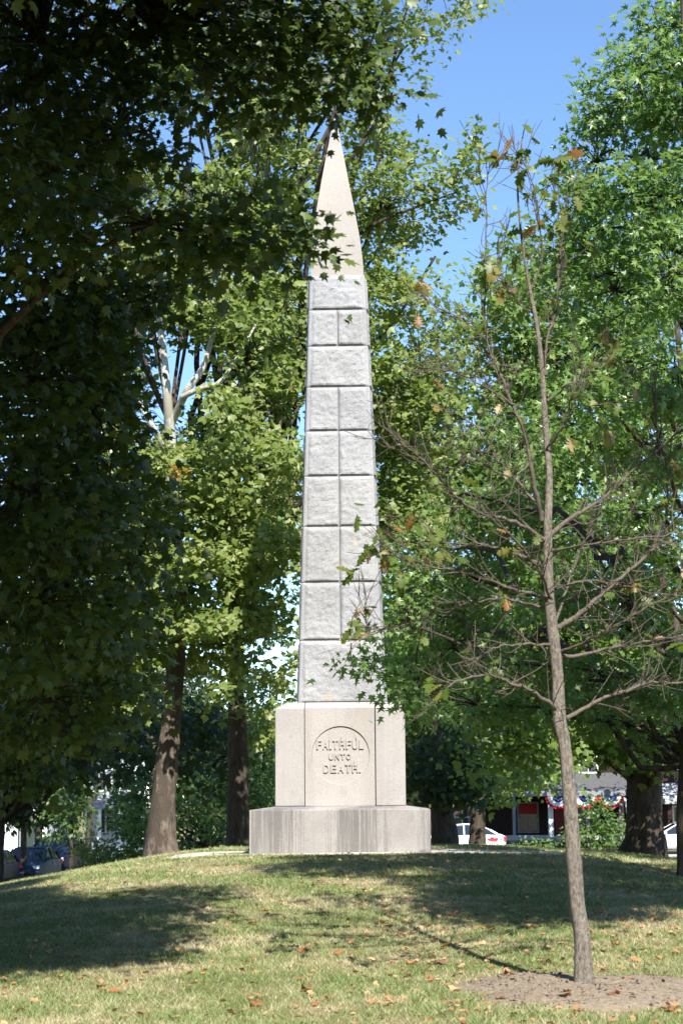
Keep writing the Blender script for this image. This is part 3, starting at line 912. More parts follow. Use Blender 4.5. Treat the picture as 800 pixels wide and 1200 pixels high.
def tall_limbs(root):
    for pts_ in ([(277, 760, 41, 8), (300, 600, 41.5, 6.5), (330, 450, 41.8, 5.5), (385, 300, 42, 4.2), (430, 150, 42, 3), (455, 40, 41.6, 1.8)],
                 [(385, 300, 42, 3), (440, 262, 41.5, 2.2), (500, 238, 41.2, 1.4), (535, 225, 41, .8)],
                 [(330, 450, 41.8, 4), (440, 400, 42, 2.5), (510, 300, 41.5, 1.4)],
                 [(277, 760, 41, 5), (268, 640, 41, 4), (262, 500, 41.2, 2.5)],
                 [(440, 120, 41.6, 2), (470, 60, 41.2, 1.4), (500, 40, 41, .8)]):
        a, b = trunk_px(pts_); a[0] = P(*pts_[0][:3])
        v, f = tube(*smooth_path(a, b, 4), 8, .05, 9)
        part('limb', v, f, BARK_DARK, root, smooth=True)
tp, tr = trunk_px([(279, 1000, 41, 13.5), (279, 900, 41, 12), (277, 830, 41, 10), (274, 760, 41, 9), (270, 700, 41, 7)])
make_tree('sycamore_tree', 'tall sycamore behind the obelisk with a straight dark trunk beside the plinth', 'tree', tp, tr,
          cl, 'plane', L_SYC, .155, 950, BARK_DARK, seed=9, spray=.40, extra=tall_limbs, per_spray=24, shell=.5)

# ------------------------------------------------------------------ trees behind at right
cl = fill(590, 800, 330, 860, 50, (33, 37), 40, 1.0) + fill(660, 800, 120, 330, 60, (33, 36), 38, .7, lambda x, y: x < 700 and y < 200) + fill(590, 810, 840, 895, 36, (35, 40), 30, 1.1) + fill(560, 640, 890, 912, 30, (40, 46), 20, .9) + fill(560, 650, 898, 918, 20, (44, 50), 12, 1.0)
tp, tr = trunk_px([(754, 1005, 37, 20), (755, 975, 37, 19), (755, 930, 37, 18.5), (752, 900, 37, 19), (747, 850, 37, 17), (740, 700, 36, 14), (735, 500, 35, 9)])
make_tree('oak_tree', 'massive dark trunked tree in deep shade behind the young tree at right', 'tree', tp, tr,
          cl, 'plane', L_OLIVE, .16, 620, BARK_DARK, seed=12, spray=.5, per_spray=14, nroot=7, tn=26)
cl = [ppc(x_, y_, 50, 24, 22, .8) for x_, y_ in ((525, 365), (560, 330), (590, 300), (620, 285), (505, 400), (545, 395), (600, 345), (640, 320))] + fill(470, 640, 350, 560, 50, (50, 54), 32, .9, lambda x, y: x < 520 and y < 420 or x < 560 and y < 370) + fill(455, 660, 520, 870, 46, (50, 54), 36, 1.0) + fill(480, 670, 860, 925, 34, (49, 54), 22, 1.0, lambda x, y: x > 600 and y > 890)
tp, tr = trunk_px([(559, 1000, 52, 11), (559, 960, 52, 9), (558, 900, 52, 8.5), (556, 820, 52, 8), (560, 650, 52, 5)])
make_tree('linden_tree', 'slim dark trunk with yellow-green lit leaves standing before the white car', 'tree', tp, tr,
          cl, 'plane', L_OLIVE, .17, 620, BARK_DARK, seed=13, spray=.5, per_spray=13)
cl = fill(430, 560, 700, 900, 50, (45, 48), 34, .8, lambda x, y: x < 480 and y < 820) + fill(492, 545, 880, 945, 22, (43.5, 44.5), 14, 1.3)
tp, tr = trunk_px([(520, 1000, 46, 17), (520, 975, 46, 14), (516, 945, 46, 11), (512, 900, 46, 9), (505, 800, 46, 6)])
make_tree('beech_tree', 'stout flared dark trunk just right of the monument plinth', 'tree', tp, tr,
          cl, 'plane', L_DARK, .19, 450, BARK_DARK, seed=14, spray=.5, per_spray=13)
# ------------------------------------------------------------------ trees behind at left
def small_tree(name, label, tl, cl, kind, lm, size, per, seed, **kw):
    tp, tr = trunk_px(tl)
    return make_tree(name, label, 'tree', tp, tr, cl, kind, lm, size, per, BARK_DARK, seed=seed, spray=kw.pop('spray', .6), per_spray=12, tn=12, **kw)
cl = fill(0, 260, 840, 905, 32, (46, 52), 28, 1.1, lambda x, y: 175 < x < 205) + fill(0, 150, 700, 850, 50, (48, 54), 42, 1.0)
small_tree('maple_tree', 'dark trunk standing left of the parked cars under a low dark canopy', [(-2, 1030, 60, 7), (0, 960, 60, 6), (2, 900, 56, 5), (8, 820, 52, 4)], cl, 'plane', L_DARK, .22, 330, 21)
cl = fill(-10, 60, 880, 958, 22, (77, 79), 14, .9)
small_tree('maple_tree', 'thin dark trunk just behind the slate blue car, before the left white house', [(28, 1015, 78, 4), (28, 975, 78, 3.2), (27, 940, 78, 2.6), (25, 900, 78, 2)], cl, 'oval', L_DARK, .3, 800, 22)
cl = fill(30, 80, 880, 930, 24, (88, 92), 16, .9)
small_tree('maple_tree', 'forked dark trunk rising behind the navy car before the white house', [(45, 1015, 90, 5), (46, 975, 90, 4), (50, 945, 90, 3), (52, 905, 90, 2)], cl, 'oval', L_DARK, .3, 800, 23)
cl = [ppc(75, 935, 66, 18, 18, 1.0), ppc(88, 955, 66, 18, 20, 1.0), ppc(70, 965, 66, 14, 18, 1.0), ppc(97, 940, 66, 10, 14, .8), ppc(82, 920, 66, 16, 12, .8)]
small_tree('dogwood_tree', 'small bushy green tree between the navy car and the white gabled house', [(84, 1015, 66, 3), (84, 970, 66, 2.2), (82, 940, 66, 1.6)], cl, 'oval', L_SHRUB, .2, 726, 24, spray=.4)
cl = [ppc(130, 925, 70, 20, 8, .25), ppc(150, 945, 70, 12, 12, .4), ppc(118, 912, 70, 10, 6, .4)]
small_tree('fruit_tree', 'nearly bare leaning tree whose grey branches cross the white gabled house', [(102, 1012, 70, 4), (105, 955, 70, 3), (112, 930, 70, 2.6), (122, 914, 70, 1.8), (135, 905, 70, 1)], cl, 'oval', L_SHRUB, .18, 250, 25, spray=.4)
cl = fill(282, 330, 800, 900, 22, (58, 62), 14, .9) + fill(208, 272, 905, 1000, 20, (58, 64), 14, 1.0, lambda x, y: False) + fill(146, 180, 905, 1000, 16, (58, 64), 12, 1.1) + fill(290, 325, 905, 1000, 18, (62, 64), 12, 1.0)
small_tree('hedge_maple', 'dense bright green bushy tree between the sycamore trunk and the dark trunk', [(240, 1010, 62, 5), (240, 960, 62, 4), (238, 920, 62, 2.5)], cl, 'oval', L_SHRUB, .19, 646, 26, spray=.4)

cl = [((x_, y_, z_), (2.0, 2.0, 1.2), .9) for x_, y_, z_ in ((-14, 73, 6.0), (-11.5, 72, 6.5), (-12.5, 76, 6.4), (-13, 79, 7), (-15.5, 76, 6.5), (-11, 79, 6.2), (-13.5, 82, 7), (-16, 70, 6.5), (-12, 69, 6.5), (-15, 66, 6))]
small_tree('shade_tree', 'broad street tree spreading its dark canopy above the parked cars', [(-18, 1040, 74, 9), (-16, 960, 74, 8), (-6, 880, 74, 6), (30, 830, 74, 3)], cl, 'oval', L_DARK, .26, 330, 27)
cl = [((x_, y_, z_), (2.4, 2.0, 1.6), .9) for x_, y_, z_ in ((-14, 94, 10.5), (-12, 95, 9), (-10.5, 94, 10), (-15.5, 96, 9.5), (-12.5, 97, 12), (-17, 92, 10), (-19, 90, 9), (-15, 91, 12), (-9, 96, 8))]  # canopy added behind nearer foliage to shade the white house
small_tree('shade_tree', 'unseen tree added so its canopy shades the front of the white gabled house', [(183, 1015, 94, 7), (183, 950, 94, 6), (175, 850, 94, 5), (150, 760, 94, 3)], cl, 'oval', L_DARK, .28, 300, 28)
rs_ = random.Random(9)
cl = [((rs_.uniform(1.5, 17), rs_.uniform(83, 92), rs_.uniform(5.5, 10)), (2.2, 2.0, 1.3), .9) for _ in range(34)]  # clumps added, hidden by nearer leaves, to cast shade on the maroon house
small_tree('shade_tree', 'wide dark tree added to shade the maroon house, trunk behind the flared beech trunk', [(522, 1015, 86, 7), (522, 960, 86, 6), (525, 880, 86, 5), (560, 800, 86, 3)], cl, 'oval', L_DARK, .28, 300, 29)

def shrub(name, label, blobs, lm, size, per, seed, Y, group=None):
    r = np.random.default_rng(seed)
    cl_ = [ppc(*b) for b in blobs]
    c0 = np.mean([c[0] for c in cl_], 0); base = np.array([c0[0], Y, gz(c0[0], Y)])
    root = empty(name, base, label, 'shrub', group)
    p, fr, s, t, SC = crown_leaves(cl_, per, size, r, .3, .6, 12)
    v, f, tt = leaf_mesh('oval', p, fr, s, t)
    part('foliage', v, f, lm, root, tint=tt)['kind'] = 'stuff'
    for k in range(5):
        c = SC[int(r.integers(len(SC)))]
        v, f = tube(limb_path(base + np.array([r.normal(0, .1), r.normal(0, .1), -.1]), c, .03, r, 5), np.linspace(.03, .01, 5), 5)
        part('stem', v, f, BARK_DARK, root)
    return root
shrub('shrub', 'yellow-green arching shrub beside the parked navy car', [(107, 990, 62, 15, 18), (101, 1002, 62, 10, 12), (118, 1000, 62, 16, 12)], L_YEL, .15, 1260, 31, 62)
shrub('shrub', 'soft olive green shrub left of the sycamore trunk in front of the white house', [(130, 998, 60, 20, 12), (148, 1000, 60, 18, 12), (120, 1003, 60, 14, 9), (160, 1005, 60, 12, 8)], L_OLIVE, .13, 1260, 32, 60)
shrub('shrub', 'round green shrub growing below the red white and blue bunting', [(700, 960, 58, 22, 18), (690, 980, 58, 20, 16), (715, 978, 58, 18, 14), (672, 975, 58, 12, 10, .7), (702, 943, 58, 12, 10)], L_SHRUB, .14, 1260, 33, 58)
shrub('shrub', 'low dark shrub at the foot of the porch left of the young trunk', [(635, 992, 62, 14, 8), (650, 990, 62, 12, 8), (612, 994, 62, 12, 6)], L_SHRUB, .14, 1050, 34, 62)
shrub('shrub', 'small yellowish shrub at the porch corner beside the white downspout', [(725, 985, 60, 8, 12), (719, 972, 60, 6, 8)], L_OLIVE, .13, 1050, 35, 60)

# far trees closing the horizon
ft = [(-60, 150, 15), (-20, 150, 14), (60, 140, 13), (130, 150, 12), (180, 140, 13), (240, 145, 11), (300, 150, 10), (350, 150, 9), (420, 150, 12), (480, 140, 14), (540, 150, 15), (600, 140, 15), (680, 140, 14), (750, 150, 15), (820, 140, 15), (880, 150, 14)]
names_ = ['far left', 'second from the left']
r = np.random.default_rng(40)
proto = []
for k in range(3):
    cl_ = []
    for i in range(12):
        a = r.uniform(0, 6.28); h = r.uniform(.15, 1)
        rr = 4.2 * math.sin(math.pi * (h * .8 + .15))
        cl_.append(((rr * math.cos(a), rr * math.sin(a), 2 + 9 * h), (2.6, 2.6, 2.0), 1.0))
    p, fr, s, t, SC = crown_leaves(cl_, 75, .55, r, 1.0, .6, 10)
    v, f, tt = leaf_mesh('oval', p, fr, s, t)
    me1 = me_np('crown', v, f, [L_OLIVE, L_DARK, L_SHRUB][k], tt)
    v, f = tube([(0, 0, -.3), (0, 0, 3), (.2, 0, 8)], [.4, .3, .12], 8, .05, 3)
    proto.append((me1, me_np('trunk', v, f, BARK_DARK, None, True)))
where = ['behind the parked cars', 'behind the left white house', 'behind the small bushy tree', 'behind the white gabled house', 'behind the sycamore trunk', 'behind the hedge maple', 'between the dark trunk and plinth', 'behind the pedestal left side',
         'behind the pedestal centre', 'behind the flared trunk', 'behind the slim trunk', 'behind the maroon porch house left end', 'behind the bunting', 'behind the massive dark trunk', 'at the right edge of the frame', 'beyond the right edge']
for k, (px, Y, h) in enumerate(ft[:15]):
    p = P(px, 900, Y)
    o = empty('background_tree', (p[0], Y, gz(p[0], Y)), ('olive', 'dark', 'green')[k % 3] + ' far tree closing the horizon ' + where[k], 'tree', 'far trees along the horizon')
    o.scale = (h / 11,) * 3; o.rotation_euler.z = k * 1.3
    a = link('crown', proto[k % 3][0], o); a['kind'] = 'stuff'; link('trunk', proto[k % 3][1], o)

for k, (x_, y_, h_, w_) in enumerate(((-16, 2, 19, 'left'), (19, 0, 18, 'right'), (-8, -13, 20, 'behind left'), (3, -17, 18, 'behind'), (14, -14, 20, 'behind right'), (-19, 20, 18, 'far left of the mound'))):  # added trees out of view, placed to block sky light and deepen shadows
    o = empty('sky_blocker_tree', (x_, y_, gz(x_, y_)), 'broad leafy tree added outside the view to block sky light, ' + w_, 'tree', 'added trees outside the view')
    o.scale = (h_ / 15, h_ / 15, h_ / 11); o.rotation_euler.z = k * 2.1
    a = link('crown', proto[k % 3][0], o); a['kind'] = 'stuff'; link('trunk', proto[k % 3][1], o)

# ------------------------------------------------------------------ houses
def window(x, z, w, h, Yf, parent, shutters=False, curtain=False, panes=(2, 2), fmat=None):
    fr = MB()
    t = .09
    fr.box(x - w / 2 - t, x - w / 2, Yf - .08, Yf - .002, z - t, z + h + t); fr.box(x + w / 2, x + w / 2 + t, Yf - .08, Yf - .002, z - t, z + h + t)
    fr.box(x - w / 2, x + w / 2, Yf - .08, Yf - .002, z + h, z + h + t); fr.box(x - w / 2, x + w / 2, Yf - .11, Yf - .002, z - t, z)
    wd = fr.build('window', fmat or WHITE_PAINT, parent)
    nx, nz = panes
    for i in range(nx):
        for j in range(nz):
            a0, a1 = x - w / 2 + w * i / nx + .015, x - w / 2 + w * (i + 1) / nx - .015
            b0, b1 = z + h * j / nz + .02, z + h * (j + 1) / nz - .02
            MB().box(a0, a1, Yf - .03, Yf - .004, b0, b1).build('pane', GLASS_DARK, wd)
    m = MB(); m.box(x - w / 2, x + w / 2, Yf - .045, Yf - .031, z + h / 2 - .02, z + h / 2 + .02); m.box(x - .015, x + .015, Yf - .047, Yf - .032, z, z + h)
    m.build('muntin', fmat or WHITE_PAINT, wd)
    if shutters:
        for sx in (-1, 1):
            c = x + sx * (w / 2 + t + .2)
            MB().box(c - .19, c + .19, Yf - .06, Yf - .002, z - .05, z + h + .05).build('shutter', SHUTTER, parent)
    if curtain:
        MB().box(x - w / 2 + .02, x + w / 2 - .02, Yf - .06, Yf - .048, z + h * .62, z + h - .01).build('curtain', CURTAIN, wd)

def gable_house(name, label, x0, x1, Y0, Y1, zg, eave, ridge, wallm, roofm, wins, door=None, front=True, porch=None):
    root = empty(name, ((x0 + x1) / 2, Y0, zg), label, 'house')
    xc = (x0 + x1) / 2
    if front:   # gable end towards the camera
        MB().prism([(x0, zg - .5), (x1, zg - .5), (x1, eave), (xc, ridge), (x0, eave)], 'y', Y0, Y1).build('wall', wallm, root)
        rf = MB()
        for sx, xe in ((-1, x0), (1, x1)):
            dx = xe - xc; k = 1.06
            rf.add([(xc, Y0 - .35, ridge + .12), (xc + dx * k, Y0 - .35, eave + .12 - (ridge - eave) * .06), (xc + dx * k, Y1 + .35, eave + .12 - (ridge - eave) * .06), (xc, Y1 + .35, ridge + .12),
                    (xc, Y0 - .35, ridge + .30), (xc + dx * k, Y0 - .35, eave + .28 - (ridge - eave) * .06), (xc + dx * k, Y1 + .35, eave + .28 - (ridge - eave) * .06), (xc, Y1 + .35, ridge + .30)],
                   [(0, 1, 2, 3), (4, 7, 6, 5), (0, 4, 5, 1), (1, 5, 6, 2), (2, 6, 7, 3)])
        roof = rf.build('roof', roofm, root)
        for sx in (-1, 1):
            MB().add([(xc, Y0 - .37, ridge - .02), (xc + sx * (x1 - xc) * 1.06, Y0 - .37, eave - .02 - (ridge - eave) * .06), (xc + sx * (x1 - xc) * 1.06, Y0 - .37, eave + .2 - (ridge - eave) * .06), (xc, Y0 - .37, ridge + .2),
                      (xc, Y0 - .352, ridge - .02), (xc + sx * (x1 - xc) * 1.06, Y0 - .352, eave - .02 - (ridge - eave) * .06), (xc + sx * (x1 - xc) * 1.06, Y0 - .352, eave + .2 - (ridge - eave) * .06), (xc, Y0 - .352, ridge + .2)],
                     [(0, 1, 2, 3), (4, 5, 6, 7), (0, 4, 5, 1), (3, 2, 6, 7)]).build('barge_board', WHITE_PAINT, root)
    else:
        ym = (Y0 + Y1) / 2
        MB().prism([(Y0, zg - .5), (Y1, zg - .5), (Y1, eave), (ym, ridge), (Y0, eave)], 'x', x0, x1).build('wall', wallm, root)
        roof = MB().prism([(Y0 - .4, eave - .1), (Y0 - .4, eave + .06), (ym, ridge + .25), (Y1 + .4, eave + .06), (Y1 + .4, eave - .1), (ym, ridge + .06)], 'x', x0 - .3, x1 + .3).build('roof', roofm, root)
    if name != 'white_house': MB().box(xc + 1.2, xc + 1.8, Y0 + 3, Y0 + 3.6, ridge - 1.2, ridge + .9).build('chimney', simple_noise_mat('brick_red', (.28, .11, .08), (.2, .08, .06), 8), roof)
    MB().box(x0 - .02, x1 + .02, Y0 - .03, Y0 - .002, zg - .4, zg + .45).build('foundation', CONCRETE, root)
    for w in wins: window(*w[:4], Y0, root, **(w[4] if len(w) > 4 else {}))
    if door:
        dx, dz, dm = door
        MB().box(dx - .5, dx + .5, Y0 - .06, Y0 - .003, dz, dz + 2.1).build('door', dm, root)
        MB().box(dx + .34, dx + .42, Y0 - .12, Y0 - .061, dz + .95, dz + 1.02).build('handle', CHROME, root.children[-1])
    return root

# left white house with shuttered windows (Y ~ 105) and its neighbour
Yh = 105.0
X = lambda px, Y=Yh: P(px, 950, Y)[0]
Z = lambda py, Y=Yh: P(130, py, Y)[2]
zg = gz(X(125), Yh)
h1 = gable_house('white_house', 'white gabled house with shuttered windows seen between shrubs at left', X(103), X(175), Yh, Yh + 9, zg, Z(905), Z(865), WHITE_SIDING, SHINGLE,
                 [(X(134), Z(974), .85, 1.25, dict(shutters=True, panes=(2, 3))), (X(159), Z(974), .85, 1.25, dict(shutters=True, panes=(2, 3))), (X(116), Z(926), .7, 1.0, dict(shutters=False)), (X(150), Z(926), .8, 1.1, dict(shutters=True))], front=True)
pr = MB(); pr.add([(X(106), Yh - 2.2, Z(945)), (X(172), Yh - 2.2, Z(945)), (X(172), Yh - .02, Z(929)), (X(106), Yh - .02, Z(929)),
                   (X(106), Yh - 2.2, Z(948)), (X(172), Yh - 2.2, Z(948)), (X(172), Yh - .02, Z(948)), (X(106), Yh - .02, Z(948))],
                  [(0, 1, 2, 3), (7, 6, 5, 4), (0, 4, 5, 1), (1, 5, 6, 2), (3, 7, 4, 0)])
pr.build('porch_roof', simple_noise_mat('light_grey_shingles', (.34, .35, .38), (.27, .28, .3), 9), h1)
for px in (108, 122, 146, 170):
    MB().box(X(px) - .12, X(px) + .12, Yh - 2.1, Yh - 1.86, zg - .2, Z(948)).build('porch_post', WHITE_PAINT, h1)
MB().box(X(106), X(172), Yh - 2.05, Yh - 1.95, zg + .3, zg + 1.2).build('porch_rail', WHITE_PAINT, h1)
zg2 = gz(X(30, 98), 98)
h2 = gable_house('white_house', 'white building with a dark doorway behind the parked cars at far left', X(6, 98), X(56, 98), 98, 107, zg2, Z(890, 98), Z(870, 98), WHITE_SIDING, SHINGLE,
                 [(X(18, 98), Z(955, 98), .7, 1.3), (X(50, 98), Z(958, 98), .45, .9), (X(20, 98), Z(925, 98), .7, 1.1), (X(44, 98), Z(925, 98), .7, 1.1)], (X(33, 98), zg2 + .3, SHUTTER), front=False)
MB().box(X(24, 98), X(25.6, 98), 97.93, 97.997, zg2, Z(895, 98)).build('corner_board', simple_noise_mat('plain_grey_board', (.3, .3, .31), (.25, .25, .26), 4), h2)  # even mid-grey strip standing slightly proud of the white siding

# right maroon house with a porch and bunting (Y ~ 100)
Yr = 100.0
X = lambda px, Y=Yr: P(px, 950, Y)[0]
Z = lambda py, Y=Yr: P(650, py, Y)[2]
zg = gz(X(650), Yr)
house = gable_house('maroon_house', 'dark maroon house with a white railed porch behind the shrubs at right', X(470), X(765), Yr, Yr + 10, zg, Z(850), Z(800), MAROON, SHINGLE,
                    [(X(618), Z(974), 1.0, 1.5, dict(curtain=True, panes=(1, 2), fmat=GREY_SIDING)), (X(541), Z(972), .8, 1.4, dict(panes=(1, 2))), (X(690), Z(974), 1.0, 1.5, dict(panes=(1, 2), fmat=GREY_SIDING)), (X(580), Z(900), .9, 1.3), (X(690), Z(905), .9, 1.3), (X(500), Z(900), .9, 1.3)],
                    (X(660), Z(984), mat('red_door', (.18, .02, .02), .5)), front=False)
Yq = 97.2
Xq = lambda px: P(px, 950, Yq)[0]; Zq = lambda py: P(650, py, Yq)[2]
MB().box(Xq(538), Xq(736), Yq, Yr - .05, Zq(986), Zq(981)).build('porch_floor', simple_noise_mat('grey_porch_boards', (.3, .3, .3), (.24, .24, .24), 5), house)
rail = MB().box(Xq(553), Xq(642), Yq - .06, Yq - .002, Zq(984.5), Zq(978.5)).box(Xq(650), Xq(733), Yq - .06, Yq - .002, Zq(984.5), Zq(978.5)).build('porch_skirt_board', CONCRETE, house)
MB().prism([(Yq - .3, Zq(930)), (Yq - .3, Zq(926)), (Yr - .02, Zq(905)), (Yr - .02, Zq(930))], 'x', Xq(545), Xq(740)).build('porch_roof', SHINGLE, house)
MB().box(Xq(546), Xq(738), Yq - .36, Yq - .302, Zq(933), Zq(927)).build('fascia_board', GREY_SIDING, house)
for px, w in ((553, .1), (602, .08), (645, .13), (688, .08), (727, .08)):
    MB().box(Xq(px) - w, Xq(px) + w, Yq + .05, Yq + .05 + 2 * w, Zq(981), Zq(930)).build('porch_post', WHITE_PAINT if px == 645 else GREY_SIDING, house)
dsp = [np.array((Xq(729), Yq - .42, Zq(935))), np.array((Xq(732), Yq - .42, Zq(942))), np.array((Xq(734), Yq - .42, Zq(965))), np.array((Xq(734.5), Yq - .42, Zq(988))), np.array((Xq(731), Yq - .55, Zq(994))), np.array((Xq(724), Yq - .8, Zq(998)))]
v, f = tube(*smooth_path(dsp, [.075] * 6, 4), 8); part('downspout', v, f, WHITE_PAINT, house, smooth=True)
# posts under the porch
for px in (560, 600, 645, 690, 730):
    MB().box(Xq(px) - .12, Xq(px) + .12, Yq + .1, Yq + .34, zg - .3, Zq(986)).build('pier', CONCRETE, house)
def bunting(pa, pb, where_):
    xa, xb = Xq(pa), Xq(pb); zt = Zq(933.5); c = (xa + xb) / 2; R = (xb - xa) / 2 * .98
    root = empty('bunting', (c, Yq - .5, zt), 'red white and blue fan bunting, ' + where_, 'bunting', 'bunting along the porch eave')
    n = 24
    for nm, r0, r1, mm in (('blue_band', 0.02, .46, BLUE_CLOTH), ('white_band', .465, .80, WHITE_CLOTH), ('red_band', .805, 1.0, RED_CLOTH)):
        m = MB(); vs = []
        for rr in (r0, r1):
            for i in range(n + 1):
                a = math.pi + math.pi * i / n
                vs.append((c + R * rr * math.cos(a), Yq - .5 + .035 * (1 if i % 2 else -1) * rr, zt + R * rr * .95 * math.sin(a)))
        m.add(vs, [(i, i + 1, i + n + 2, i + n + 1) for i in range(n)])
        o = m.build(nm, mm, root)
        s_ = o.modifiers.new('thick', 'SOLIDIFY'); s_.thickness = .006
    m = MB()
    for (a_, r_) in ((3.7, .28), (4.2, .25), (4.71, .3), (5.2, .25), (5.7, .28)):
        sx, sz = c + R * r_ * math.cos(a_), zt + R * r_ * math.sin(a_) * .95
        k = 10; m.add([(sx + (.05 if i % 2 else .022) * math.sin(2 * math.pi * i / k), Yq - .56, sz + (.05 if i % 2 else .022) * math.cos(2 * math.pi * i / k)) for i in range(k)], [tuple(range(k))])
    m.build('star_print', WHITE_CLOTH, root)
bunting(637, 668, 'left swag partly behind the young trunk'); bunting(668, 699, 'middle swag above the round shrub'); bunting(699, 729, 'right swag beside the downspout')
# grey-roofed neighbour at the far right
Ye = 96.0
Xe = lambda px: P(px, 950, Ye)[0]; Ze = lambda py: P(780, py, Ye)[2]
nb = empty('brick_house', (Xe(800), Ye, gz(Xe(800), Ye)), 'dark red house with a pale grey porch roof at the right edge', 'house')
MB().box(Xe(768), Xe(900), Ye, Ye + 9, gz(Xe(800), Ye) - .4, Ze(800)).build('wall', MAROON, nb)
MB().prism([(Ye - 2.2, Ze(942)), (Ye - 2.2, Ze(939)), (Ye - .02, Ze(918)), (Ye - .02, Ze(942))], 'x', Xe(770), Xe(890)).build('porch_roof', simple_noise_mat('pale_shingles', (.42, .41, .40), (.3, .29, .28), 7), nb)
for px in (776, 830, 886): MB().box(Xe(px) - .1, Xe(px) + .1, Ye - 2.0, Ye - 1.8, gz(Xe(px), Ye) - .2, Ze(942)).build('porch_post', MAROON, nb)
window(Xe(800), Ze(980), 1.0, 1.5, Ye, nb); window(Xe(850), Ze(980), 1.0, 1.5, Ye, nb); window(Xe(790), Ze(900), 1.0, 1.4, Ye, nb)
MB().prism([(Ye - .4, Ze(800)), (Ye + 4.5, Ze(760)), (Ye + 9.4, Ze(800))], 'x', Xe(764), Xe(905)).build('roof', SHINGLE, nb)

